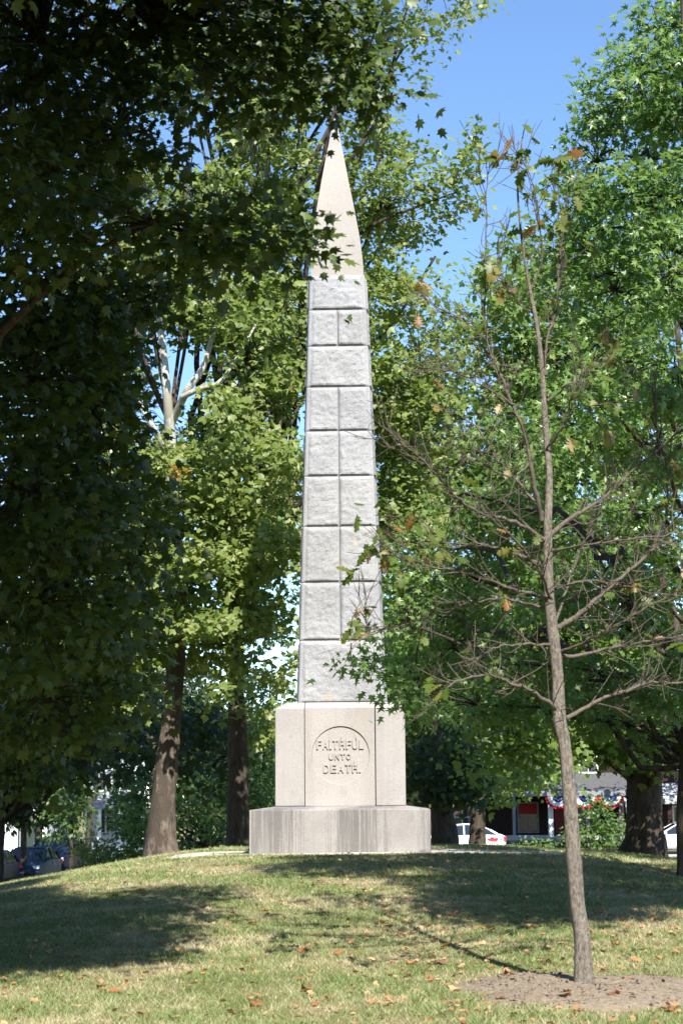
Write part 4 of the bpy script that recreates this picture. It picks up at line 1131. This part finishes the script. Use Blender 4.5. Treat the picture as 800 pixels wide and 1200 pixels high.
# ------------------------------------------------------------------ cars (local: nose towards -Y, length along Y)
def car(label, paint, loc, rz, suv=False, group='cars parked along the streets', sticker=False):
    root = empty('parked_car', loc, label, 'car', group)
    root.rotation_euler.z = rz
    if suv: L, Wd, Hh, belt = 4.75, 1.88, 1.74, 1.08; st = [(-2.375, .50, .78, .78), (-2.2, .40, .92, .88), (-1.3, .30, 1.06, .93), (-.9, .30, 1.09, .94), (1.9, .30, 1.12, .94), (2.25, .36, 1.10, .90), (2.375, .5, .95, .80)]; gh = [(-1.05, 1.08, 1.08), (-.35, 1.08, 1.66), (.3, 1.08, 1.74), (1.5, 1.08, 1.72), (2.0, 1.08, 1.62), (2.3, 1.08, 1.1)]
    else: L, Wd, Hh, belt = 4.6, 1.8, 1.44, .93; st = [(-2.3, .42, .62, .72), (-2.15, .32, .74, .84), (-1.2, .24, .88, .89), (-.8, .24, .92, .90), (1.4, .24, .97, .90), (2.1, .28, .95, .86), (2.3, .45, .85, .74)]; gh = [(-1.0, .9, .92), (-.15, .93, 1.38), (.4, .95, 1.44), (1.0, .95, 1.42), (1.55, .96, 1.18), (1.9, .96, .98)]
    n = 12
    vs, fs = [], []
    for (y, zb, zt, hw) in st:
        ring_ = [(-hw * .92, zb), (-hw, zb + .12), (-hw, zb + (zt - zb) * .6), (-hw * .97, zt - .05), (-hw * .88, zt), (-hw * .4, zt + .02), (hw * .4, zt + .02), (hw * .88, zt), (hw * .97, zt - .05), (hw, zb + (zt - zb) * .6), (hw, zb + .12), (hw * .92, zb)]
        vs += [(x, y, z) for x, z in ring_]
    for k in range(len(st) - 1):
        for j in range(n): fs.append((k * n + j, k * n + (j + 1) % n, (k + 1) * n + (j + 1) % n, (k + 1) * n + j))
    fs += [tuple(range(n))[::-1], tuple(range((len(st) - 1) * n, len(st) * n))]
    MB().add(vs, fs).build('body', paint, root, local=True, smooth=False, bevel=.03)
    # greenhouse glass
    vs, fs = [], []
    for (y, zb, zt) in gh:
        h0 = Wd / 2 * .93; h1_ = h0 - (zt - zb) * .32
        vs += [(-h0, y, zb), (-h1_, y, zt - .03), (-h1_ * .9, y, zt), (h1_ * .9, y, zt), (h1_, y, zt - .03), (h0, y, zb)]
    for k in range(len(gh) - 1):
        for j in range(6): fs.append((k * 6 + j, k * 6 + (j + 1) % 6, (k + 1) * 6 + (j + 1) % 6, (k + 1) * 6 + j))
    fs += [tuple(range(6))[::-1], tuple(range((len(gh) - 1) * 6, len(gh) * 6))]
    MB().add(vs, fs).build('windows', CAR_GLASS, root, local=True)
    # roof skin and pillars just proud of the glass
    vs, fs = [], []
    rr = gh[1:-1]
    for (y, zb, zt) in rr:
        h1_ = Wd / 2 * .93 - (zt - zb) * .32
        vs += [(-h1_ - .012, y, zt - .06), (-h1_ * .9, y, zt + .02), (h1_ * .9, y, zt + .02), (h1_ + .012, y, zt - .06)]
    for k in range(len(rr) - 1):
        for j in range(3): fs.append((k * 4 + j, k * 4 + j + 1, (k + 1) * 4 + j + 1, (k + 1) * 4 + j))
    MB().add(vs, fs).build('roof', paint, root, local=True)
    pm_ = []
    for sx in (-1, 1):
        def pt(y, zb, zt, lo):
            h0 = Wd / 2 * .93; h1_ = h0 - (zt - zb) * .32
            return (sx * (h0 + .01), y, zb) if lo else (sx * (h1_ + .01), y, zt - .02)
        for (a, b, w) in ((gh[0], gh[1], .035), (gh[-1], gh[-2], .06)):
            v, f = tube([pt(*a, True), pt(*b, False)], [w, w], 5); pm_.append((v, f))
        for yb in ((.35,) if not suv else (.3, 1.25)):
            zt = gh[2][2]; v, f = tube([pt(yb, gh[2][1], zt, True), pt(yb, gh[2][1], zt, False)], [.04, .04], 5); pm_.append((v, f))
    for v, f in pm_: link('pillar', me_np('pillar', v, f, paint), root)
    for sx in (-1, 1):
        for yw in (-L / 2 + .9, L / 2 - .95):
            r_ = .36 if suv else .32
            w = MB().cyl((sx * (Wd / 2 - .2) - .11, yw, r_), r_, .22, 20, 'x').build('wheel', TYRE, root, local=True, bevel=.02)
            MB().cyl((sx * (Wd / 2 - .09) + (.0 if sx > 0 else -.02) , yw, r_), r_ * .66, .02, 14, 'x').build('rim', CHROME, w, local=True)
        MB().frus((sx * .78 - .13 if sx > 0 else -.87, sx * .78 + .09 if sx > 0 else -.65, -L / 2 + .02, -L / 2 + .3), (sx * .74 - .1 if sx > 0 else -.84, sx * .74 + .1 if sx > 0 else -.64, -L / 2 + .10, -L / 2 + .38), .62 if not suv else .76, .74 if not suv else .90).build('headlight', LAMP_CLEAR, root, local=True)
        MB().box(sx * .74 - .13, sx * .74 + .13, L / 2 - .10, L / 2 + .015, .70 if not suv else .85, .86 if not suv else 1.02).build('tail_light', LAMP_RED, root, local=True)
        MB().box(sx * (Wd / 2 + .02) - .09, sx * (Wd / 2 + .02) + .09, -.82, -.68, belt - .02, belt + .12).build('mirror', paint, root, local=True, bevel=.02)
    MB().box(-.5, .5, -L / 2 - .02, -L / 2 + .05, .50, .62 if not suv else .74).build('grille', PLASTIC, root, local=True)
    MB().box(-.72, .72, -L / 2 - .01, -L / 2 + .1, .28 if not suv else .4, .38 if not suv else .48).build('bumper_intake', PLASTIC, root, local=True)
    for yy in (-L / 2 - .03, L / 2 + .015): MB().box(-.16, .16, yy, yy + .012, .42, .5).build('number_plate', PLATE, root, local=True)
    for sx in (-1, 1):
        for yd in (.3,):
            MB().box(sx * (Wd / 2 - .005) - .012, sx * (Wd / 2 - .005) + .012, yd, yd + .16, belt - .16, belt - .12).build('door_handle', paint, root, local=True)
    if sticker:
        m = MB()
        for (a, b, c_, d) in ((1.42, 1.55, .70, .78), (1.56, 1.74, .72, .84), (1.75, 1.92, .70, .80), (1.50, 1.86, .66, .695)):
            m.box(.905, .915, a, b, c_, d)
        m.build('red_sticker', mat('red_decal', (.7, .03, .03), .5), root, local=True)
        MB().box(.905, .915, 2.02, 2.12, .76, .79).box(.905, .915, 2.055, 2.085, .68, .759).build('blue_sticker', mat('blue_decal', (.05, .1, .45), .5), root, local=True)
    return root
def cz(x, y): return gz(x, y) + .03
for (px, Y, lab, pnt, suv) in ((-16, 75, 'dark grey car at the left edge of the photo, nearest of the parked row', CAR_GREY, False),
                               (36, 80, 'slate blue sedan parked between the dark grey car and the navy car', CAR_BLUE, False),
                               (65, 86, 'navy blue sport utility car farthest up the parked row at left', CAR_NAVY, True)):
    x = P(px, 1000, Y)[0]
    o_ = car(lab, pnt, (x, Y, cz(x, Y)), math.radians(-4), suv); o_.scale = (1.06, 1.0, 1.03)
x1_ = P(592, 985, 85)[0] - 2.3
car('white sedan with red sticker on its rear side, half hidden by slim dark trunk', CAR_WHITE, (x1_, 85.5, cz(x1_, 85.5)), -math.pi / 2, sticker=True)
x1_ = P(771, 985, 85)[0] + 1.0
car('white sedan at the right edge, half hidden by the massive dark trunk', CAR_WHITE, (x1_, 85.5, cz(x1_, 85.5)), -math.pi / 2)

# ------------------------------------------------------------------ young oak in front
YB = 14.85
def oak():
    r = np.random.default_rng(77)
    b0 = P(684, 1165, YB); b0[2] = gz(b0[0], YB) - .12
    root = empty('young_oak_tree', b0, 'young staked-out oak with thin bare branches and few leaves in the foreground', 'tree')
    root['label'] = 'slender young oak with thin half-bare branches in a ring of bare soil'
    tl = [(686, 1178, 0, 17), (684.5, 1160, 0, 13), (683, 1135, 0, 10.6), (681, 1100, 0, 9.6), (678, 1060, 0, 8.9), (672, 1000, 0, 8.7), (668, 930, 0, 7.9), (661, 870, 0, 7.4), (657, 842, 0, 8.3), (653, 790, 0, 6.7), (650, 745, 0, 6.9), (644, 700, 0, 6.0), (642, 650, 0, 5.5),
          (639, 610, 0, 5.1), (642, 560, .05, 4.1), (640, 500, .1, 3.6), (637, 430, .1, 3.0), (629, 380, .1, 2.6), (620, 335, .1, 2.1), (614, 290, .05, 1.6), (607, 245, 0, 1.3), (604, 205, 0, 1.0), (612, 160, 0, .7), (617, 140, 0, .5)]
    pts = [P(a, b, YB + c) for a, b, c, _ in tl]; rad = [d * YB / F_PX for _, b, _, d in tl]
    pts[3:-2] = [p_ + r.normal(0, .010, 3) for p_ in pts[3:-2]]
    pts[0][2] = min(pts[0][2], b0[2] + .02)
    v, f = tube(*smooth_path(pts, rad, 5), 16, .045, 3)
    part('trunk', v, f, BARK_YOUNG, root, smooth=True)
    limbs = [
        [(658, 838, 0, 4.5), (640, 820, -.1, 3.6), (600, 800, -.3, 3), (560, 793, -.5, 2.2), (528, 803, -.6, 1.5), (508, 818, -.6, .8)],
        [(662, 842, 0, 4.5), (700, 820, .1, 3.4), (735, 808, .2, 3), (765, 802, .3, 2.4), (810, 799, .3, 2), (850, 790, .3, 1)],
        [(656, 770, 0, 4), (690, 764, .1, 3), (720, 756, .2, 2.6), (760, 752, .3, 2), (815, 742, .4, 1.2)],
        [(646, 756, 0, 3), (615, 752, -.2, 2.2), (582, 758, -.3, 1.5), (555, 772, -.4, .8)],
        [(652, 736, 0, 5.2), (675, 720, .1, 4.6), (702, 702, .2, 4), (730, 672, .3, 3.4), (764, 642, .4, 2.8), (786, 610, .5, 2), (812, 590, .5, 1)],
        [(764, 642, .4, 2.6), (778, 600, .4, 2.2), (782, 555, .4, 1.8), (770, 505, .4, 1.4), (765, 450, .4, .9)],
        [(643, 628, 0, 5), (662, 612, .1, 4.2), (700, 588, .2, 3.4), (740, 556, .3, 2.6), (775, 522, .3, 2), (815, 490, .3, 1.1)],
        [(640, 634, 0, 4.6), (600, 614, -.2, 3.6), (560, 602, -.4, 3), (532, 575, -.5, 2.4), (500, 545, -.6, 2), (472, 520, -.7, 1.4), (450, 498, -.7, .8)],
        [(642, 664, 0, 3.4), (612, 652, .2, 2.8), (560, 638, .4, 2.2), (500, 635, .6, 1.5), (452, 632, .7, .8)],
        [(643, 700, 0, 3.2), (600, 690, -.3, 2.6), (545, 672, -.5, 2), (490, 660, -.7, 1.4), (448, 650, -.8, .8)],
        [(645, 716, 0, 3.2), (600, 703, .2, 2.6), (550, 706, .4, 2.2), (505, 720, .5, 1.6), (460, 735, .6, 1.2), (436, 736, .6, .7), (425, 715, .6, .5)],
        [(634, 610, 0, 5), (622, 560, -.15, 4.2), (612, 505, -.2, 3.6), (600, 470, -.2, 3), (585, 440, -.2, 2.4), (570, 400, -.2, 2), (566, 330, -.2, 1.5), (568, 250, -.2, 1.1), (573, 190, -.2, .6)],
        [(638, 440, .1, 3), (640, 400, .15, 2.4), (652, 360, .2, 2), (655, 300, .2, 1.7), (660, 255, .2, 1.3), (668, 215, .2, .7)],
        [(617, 345, .1, 2), (632, 305, .05, 1.6), (630, 255, 0, 1.2), (618, 205, 0, .8), (600, 175, 0, .5)],
        [(570, 400, -.2, 1.6), (545, 378, -.3, 1.3), (520, 362, -.4, 1), (498, 352, -.4, .6)],
        [(602, 474, -.2, 2), (568, 455, -.3, 1.5), (535, 438, -.4, 1.1), (505, 430, -.4, .6)],
        [(641, 470, .1, 2.2), (670, 445, .2, 1.7), (700, 420, .3, 1.3), (730, 400, .3, .7)],
        [(644, 645, 0, 2.8), (700, 638, -.3, 2), (760, 630, -.5, 1.5), (812, 622, -.5, 1)],
        [(640, 605, 0, 3), (612, 570, .2, 2.4), (585, 535, .4, 2), (555, 500, .5, 1.4), (520, 480, .6, .8)],
        [(620, 540, -.15, 2), (600, 560, -.4, 1.6), (560, 545, -.6, 1.2), (530, 520, -.7, .7)],
        [(646, 705, 0, 3), (632, 670, -.3, 2.2), (600, 630, -.5, 1.6), (570, 600, -.7, 1)],
        [(650, 690, 0, 3), (690, 680, .3, 2.2), (740, 690, .5, 1.6), (800, 700, .7, 1)],
        [(655, 765, 0, 3), (700, 745, -.3, 2), (750, 715, -.5, 1.6), (800, 690, -.6, .9)],
        [(650, 728, .0, 2.6), (665, 690, .3, 2), (680, 640, .5, 1.6), (700, 600, .6, 1.2), (715, 545, .6, .7)],
        [(628, 372, .1, 1.8), (600, 350, .2, 1.4), (585, 310, .2, 1), (590, 270, .2, .6)],
        [(637, 530, .1, 2.2), (660, 500, -.1, 1.8), (672, 460, -.2, 1.4), (690, 430, -.3, .8)],
    ]
    tw = []
    tips = []
    for L in limbs:
        lp = np.array([P(a, b, YB + c) for a, b, c, _ in L]); lr = np.array([d * YB / F_PX for *_, d in L]) * .66
        lr = np.maximum(lr, .0035)
        lp[1:] += r.normal(0, .012, lp[1:].shape)
        sp, sr = smooth_path(lp, lr, 6)
        sp[1:] += r.normal(0, .006, sp[1:].shape)
        v, f = tube(sp, sr, 7, .06, 5)
        part('branch', v, f, BARK_YOUNG if lr[0] > .026 else BARK_TWIG, root, smooth=True)
        n = len(sp); tips.append(sp[-1])
        for k in range(2, n):
            for _ in range(r.integers(1, 3) if k > n * .25 else r.integers(0, 2)):
                d = sp[min(k + 1, n - 1)] - sp[k - 1]; d /= np.linalg.norm(d) + 1e-9
                q = d * .8 + r.normal(0, .75, 3) * np.array([1, .9, .8]); q[2] += .12; q /= np.linalg.norm(q)
                ln = r.uniform(.12, .62) * (1 - .35 * k / n)
                mid = sp[k] + q * ln * .5 + r.normal(0, .02, 3)
                end = sp[k] + q * ln + np.array([0, 0, .05]) + r.normal(0, .03, 3)
                tpz, tr_ = smooth_path([sp[k], mid, end], [min(sr[k] * .6, .0052), .0036, .002], 3)
                tw.append(tube(tpz, tr_, 4))
                tips.append(end)
                for _2 in range(r.integers(0, 3)):
                    q2 = q + r.normal(0, .7, 3); q2 /= np.linalg.norm(q2)
                    e2 = mid + q2 * r.uniform(.06, .2)
                    tw.append(tube([mid, (mid + e2) / 2 + r.normal(0, .008, 3), e2], [.0032, .0026, .0018], 3)); tips.append(e2)
    v, f = merge(tw)
    part('twigs', v, f, BARK_TWIG, root)['kind'] = 'stuff'
    tips = np.array(tips)
    tx, ty = project(tips)
    hot = [(600, 200, 35, 1.5), (620, 260, 35, 1.3), (665, 260, 35, 1.3), (575, 230, 25, 1.2), (640, 220, 35, 1.2), (700, 280, 40, 1.2), (590, 320, 40, .6), (590, 650, 26, .9), (600, 680, 30, .5), (605, 180, 26, 1), (612, 230, 30, .9), (575, 200, 22, .8), (668, 235, 30, .9), (640, 290, 40, .45), (690, 250, 25, .8), (770, 330, 30, .8), (760, 400, 30, .5), (700, 470, 35, .8), (680, 510, 25, .7),
           (450, 592, 25, 1), (520, 455, 30, .7), (450, 650, 25, .9), (770, 450, 30, .6), (510, 640, 30, .4), (520, 810, 25, .5), (780, 560, 40, .5), (440, 735, 25, .9), (790, 730, 30, .5), (650, 560, 30, .3), (620, 420, 30, .3), (730, 620, 30, .4), (760, 680, 40, .4), (700, 400, 30, .6), (500, 350, 25, .8)]
    lv, lf = LEAF['oak']
    mes = []
    for k in range(3):
        w_ = lv.copy(); w_[:, 2] += (-.15, .1, -.3)[k] * (w_[:, 1] - .3) ** 2 + (.35, -.25, .15)[k] * np.abs(w_[:, 0])
        mes.append(me_np('leaf', w_, lf, L_OAK))
    cnt = 0
    order = r.permutation(len(tips))
    def put(pos):
        y = r.normal(0, .7, 3); y[2] -= .35; y /= np.linalg.norm(y)
        z = np.array([0, -.5, 1]) + r.normal(0, .5, 3); z -= y * np.dot(z, y); z /= np.linalg.norm(z)
        x = np.cross(y, z); s = r.uniform(.10, .175)
        M4 = np.eye(4); M4[:3, 0] = x * s; M4[:3, 1] = y * s; M4[:3, 2] = z * s; M4[:3, 3] = pos - b0
        o = link('leaf', mes[int(r.integers(3))], root); o.matrix_local = Matrix(M4.tolist())
    for i in order:
        pr = .05
        for hx, hy, hr, hp_ in hot:
            d = math.hypot(tx[i] - hx, ty[i] - hy)
            pr = max(pr, hp_ * math.exp(-(d / hr) ** 2))
        if r.uniform() < pr * 1.25:
            for _ in range(r.integers(1, 4)):
                if cnt < 285: put(tips[i] + r.normal(0, .015, 3)); cnt += 1
    
    for (a, b, c) in ((448, 583, -.7), (428, 592, -.7), (418, 602, -.7), (452, 588, -.7), (440, 640, -.8), (446, 655, -.8), (428, 712, .6), (436, 725, .6), (420, 722, .6), (612, 145, 0), (600, 160, 0), (622, 160, 0), (575, 190, -.2), (585, 195, -.2), (562, 188, -.2)):
        if cnt < 300: put(P(a, b, YB + c)); cnt += 1
oak()
# bare soil ring at its foot
bx = P(684, 1165, YB)[0]
m = MB(); rs = np.random.default_rng(4)
vs = []; na, nr = 48, 12
Rx, Ry = 1.3, 1.0
for k in range(nr + 1):
    for i in range(na):
        a = 2 * math.pi * i / na; e = k / nr
        wob = 1 + .13 * math.sin(3 * a + 1) + .08 * math.sin(7 * a)
        x = bx + .15 + Rx * e * math.cos(a) * wob; y = YB + Ry * e * math.sin(a) * wob
        h = .075 * (1 - e ** 3) - .03 * math.exp(-((e * 1.2) / .18) ** 2) + rs.normal(0, .006) * (e < .95)
        vs.append((x, y, gz(x, y) + h - (.03 if k == nr else 0)))
f = [(k * na + i, k * na + (i + 1) % na, (k + 1) * na + (i + 1) % na, (k + 1) * na + i) for k in range(nr) for i in range(na)]
tag(m.add(vs, f).build('soil', SOIL, smooth=True), kind='structure')
def in_soil(x, y):
    a = np.arctan2((y - YB) / Ry, (x - bx - .15) / Rx); wob = 1 + .13 * np.sin(3 * a + 1) + .08 * np.sin(7 * a)
    return np.hypot((x - bx - .15) / Rx, (y - YB) / Ry) / wob

# clods and bark chips lying on the bare soil
rc = np.random.default_rng(8); cv, cf = [], []
for i in range(1100):
    a = rc.uniform(0, 6.28); e = rc.uniform() ** .5 * 1.05
    x = bx + .15 + Rx * e * math.cos(a); y = YB + Ry * e * math.sin(a)
    q = float(in_soil(x, y))
    if q > 1.08: continue
    zz = gz(x, y) + .075 * (1 - min(q, 1) ** 3) - .03 * math.exp(-((q * 1.2) / .18) ** 2)
    sz = rc.uniform(.005, .013) * (1.6 if rc.uniform() < .08 else 1)
    vv_ = rc.normal(0, 1, (5, 3)) * np.array([sz, sz, sz * .6]) + np.array([x, y, zz + sz * .3])
    k = len(cv) * 5
    cv.append(vv_); cf += [(k, k + 1, k + 2), (k, k + 2, k + 3), (k, k + 3, k + 1), (k + 1, k + 4, k + 2), (k + 2, k + 4, k + 3), (k + 3, k + 4, k + 1)]
tag(link('soil_clods', me_np('soil_clods', np.concatenate(cv), np.array(cf), CLOD)), 'clods and chips strewn over the bare soil round the young oak', None, None, 'stuff')

# ------------------------------------------------------------------ grass
r = np.random.default_rng(21)
Xs, Ys, Hs = [], [], []
for y0_, y1_, dens, mar in ((11.5, 15, 4200, .8), (15, 19, 3000, .8), (19, 24, 1900, .8), (24, 33, 1050, 1.0), (33, 42, 300, 2)):
    half = .195 * y1_ + mar
    n = int(dens * (y1_ - y0_) * 2 * half)
    x = r.uniform(-half, half, n); y = r.uniform(y0_, y1_, n)
    k = np.abs(x) < .195 * y + mar
    x, y = x[k], y[k]
    # tufting
    c = np.sin(x * 9 + 2 * np.sin(y * 5)) * np.sin(y * 11 + 2 * np.sin(x * 7)) + .6 * np.sin(x * 2.1 + y * 1.3)
    keep = r.uniform(size=len(x)) < np.clip(.72 + .22 * c, .2, 1)
    so = in_soil(x, y)
    keep &= (so > 1.0) | (r.uniform(size=len(x)) < np.clip((so - .62) * 1.1 + .35 * c, 0.03, 1))
    keep &= ~((np.abs(x - CX) < hb + .02) & (np.abs(y - yc) < hb + .02))
    keep &= ~((np.abs(x - .35) < 3.1) & (np.abs(y - 29.3) < 1.0) & (r.uniform(size=len(x)) > .06))
    x, y, c = x[keep], y[keep], c[keep]
    Xs.append(x); Ys.append(y); Hs.append(.024 + .020 * r.uniform(size=len(x)) + .009 * c + .03 * (r.uniform(size=len(x)) < .04))
x = np.concatenate(Xs); y = np.concatenate(Ys); h = np.maximum(np.concatenate(Hs), .012)
z = ground(x, y) - .004
n = len(x)
a = r.uniform(0, 2 * np.pi, n); w = r.uniform(.0022, .0045, n) * (1 + .05 * np.maximum(y - 14, 0))
lean = r.normal(0, .75, (n, 2)) * h[:, None]
V = np.zeros((n, 3, 3), np.float32)
V[:, 0] = np.stack([x - w * np.cos(a), y - w * np.sin(a), z], -1)
V[:, 1] = np.stack([x + w * np.cos(a), y + w * np.sin(a), z], -1)
V[:, 2] = np.stack([x + lean[:, 0], y + lean[:, 1], z + h], -1)
tag(link('grass', me_np('grass', V.reshape(-1, 3), np.arange(3 * n).reshape(-1, 3), GRASS, np.repeat(r.uniform(0, 1, n), 3))), 'short dry summer grass with tan patches over the mound', None, None, 'stuff')

# ------------------------------------------------------------------ fallen leaves
lv, lf = LEAF['maple']
dead = []
DEADM = [leaf_mat('dead_leaf_tone', [c_, tuple(t * .75 for t in c_)], .15, .7, obj=True) for c_ in ((.48, .21, .08), (.36, .13, .05), (.52, .34, .18), (.22, .12, .07))]
for k in range(5):
    w_ = lv.copy().astype(float); w_[:, 1] -= .4
    cu_ = (.9, .5, 1.3, .7, 1.1)[k]
    w_[:, 2] = cu_ * (.55 * w_[:, 0] ** 2 + .35 * (w_[:, 1] ** 2) * (1 if k % 2 else .4)) + .15 * np.random.default_rng(k).normal(size=len(w_)) * .5 + .05
    dead.append([me_np('leaf', w_, lf, q_) for q_ in DEADM])
cands = []
fixed = [(228, 1153), (292, 1130), (296, 1084), (312, 1068), (450, 1083), (455, 1088), (395, 1120), (360, 1163), (300, 1180), (165, 1192), (40, 1176), (20, 1196), (205, 1196), (270, 1190), (455, 1180), (530, 1178), (600, 1192), (596, 1148), (640, 1130),
         (575, 1092), (560, 1090), (520, 1110), (720, 1110), (745, 1128), (770, 1125), (790, 1120), (735, 1088), (700, 1072), (690, 1095), (760, 1098), (640, 1112), (655, 1108), (600, 1070), (620, 1088), (545, 1035), (590, 1062), (660, 1175), (770, 1158), (130, 1110), (330, 1058),
         (250, 1050), (420, 1062), (470, 1098), (410, 1107), (480, 1130), (505, 1150), (350, 1150), (240, 1140), (720, 1175), (785, 1186), (90, 1182), (120, 1165), (10, 1160), (565, 1108), (790, 1096), (705, 1118), (620, 1120), (375, 1035), (240, 995), (305, 994), (460, 994)]
rl = np.random.default_rng(66)
for i in range(30): fixed.append((rl.uniform(10, 795), 1040 + 150 * rl.uniform() ** .7))
oakx = bx
colw = ['orange', 'russet', 'tan', 'brown']
used = set()
for k, (px, py) in enumerate(fixed):
    # march the view ray to the ground
    Yv = None
    for Yt in np.arange(11.5, 34, .05):
        q = P(px, py, Yt)
        if q[2] <= ground(q[0], Yt): Yv = Yt; break
    if Yv is None: continue
    q = P(px, py, Yv)
    dx, dy = q[0] - oakx, Yv - YB
    s = rl.uniform(.075, .135) * (1 + .02 * max(0, Yv - 15))
    num = lambda t: ('under one metre', 'one metre', 'two metres', 'three metres', 'four metres', 'five metres', 'six metres', 'seven metres', 'eight metres', 'nine metres', 'ten metres', 'eleven metres', 'twelve metres', 'thirteen metres', 'fourteen metres', 'fifteen metres')[min(15, int(abs(t)))]
    lab = '%s %s leaf %s %s and %s %s the young oak' % (('curled', 'flat', 'crumpled', 'upturned', 'folded')[k % 5], colw[(k // 5) % 4], num(dx), 'left' if dx < 0 else 'right', num(dy), 'beyond' if dy > 0 else 'nearer than')
    if lab in used: continue
    used.add(lab)
    o = link('fallen_leaf', dead[k % 5][(k // 5) % 4], None, (q[0], Yv, gz(q[0], Yv) + (.006 + .06 * max(0, 1 - in_soil(q[0], Yv) ** 3) if in_soil(q[0], Yv) < 1 else .016)))
    o.scale = (s, s, s); o.rotation_euler = (rl.normal(0, .16), rl.normal(0, .16), rl.uniform(0, 6.28))
    tag(o, lab, 'fallen leaf', 'fallen leaves on the lawn')
n = 4200
y = rl.uniform(12.5, 31, n); x = rl.uniform(-.21, .21, n) * y * 1.0
k = (rl.uniform(size=n) < .3 + .5 * (x > 0)) & ~((np.abs(x - CX) < hb) & (y > YF))
x, y = x[k], y[k]; n = len(x)
fr = frames(n, rl.normal(size=(n, 3)) * np.array([1, 1, .1]), (0, 0, 1.4), rl)
v, f, tt = leaf_mesh('plane', np.stack([x, y, ground(x, y) + .025], -1), fr, rl.uniform(.025, .075, n), rl.uniform(0, 1, n))
tag(link('leaf_litter', me_np('leaf_litter', v, f, L_LITTER, tt)), 'small broken dead leaves strewn through the grass', None, None, 'stuff')
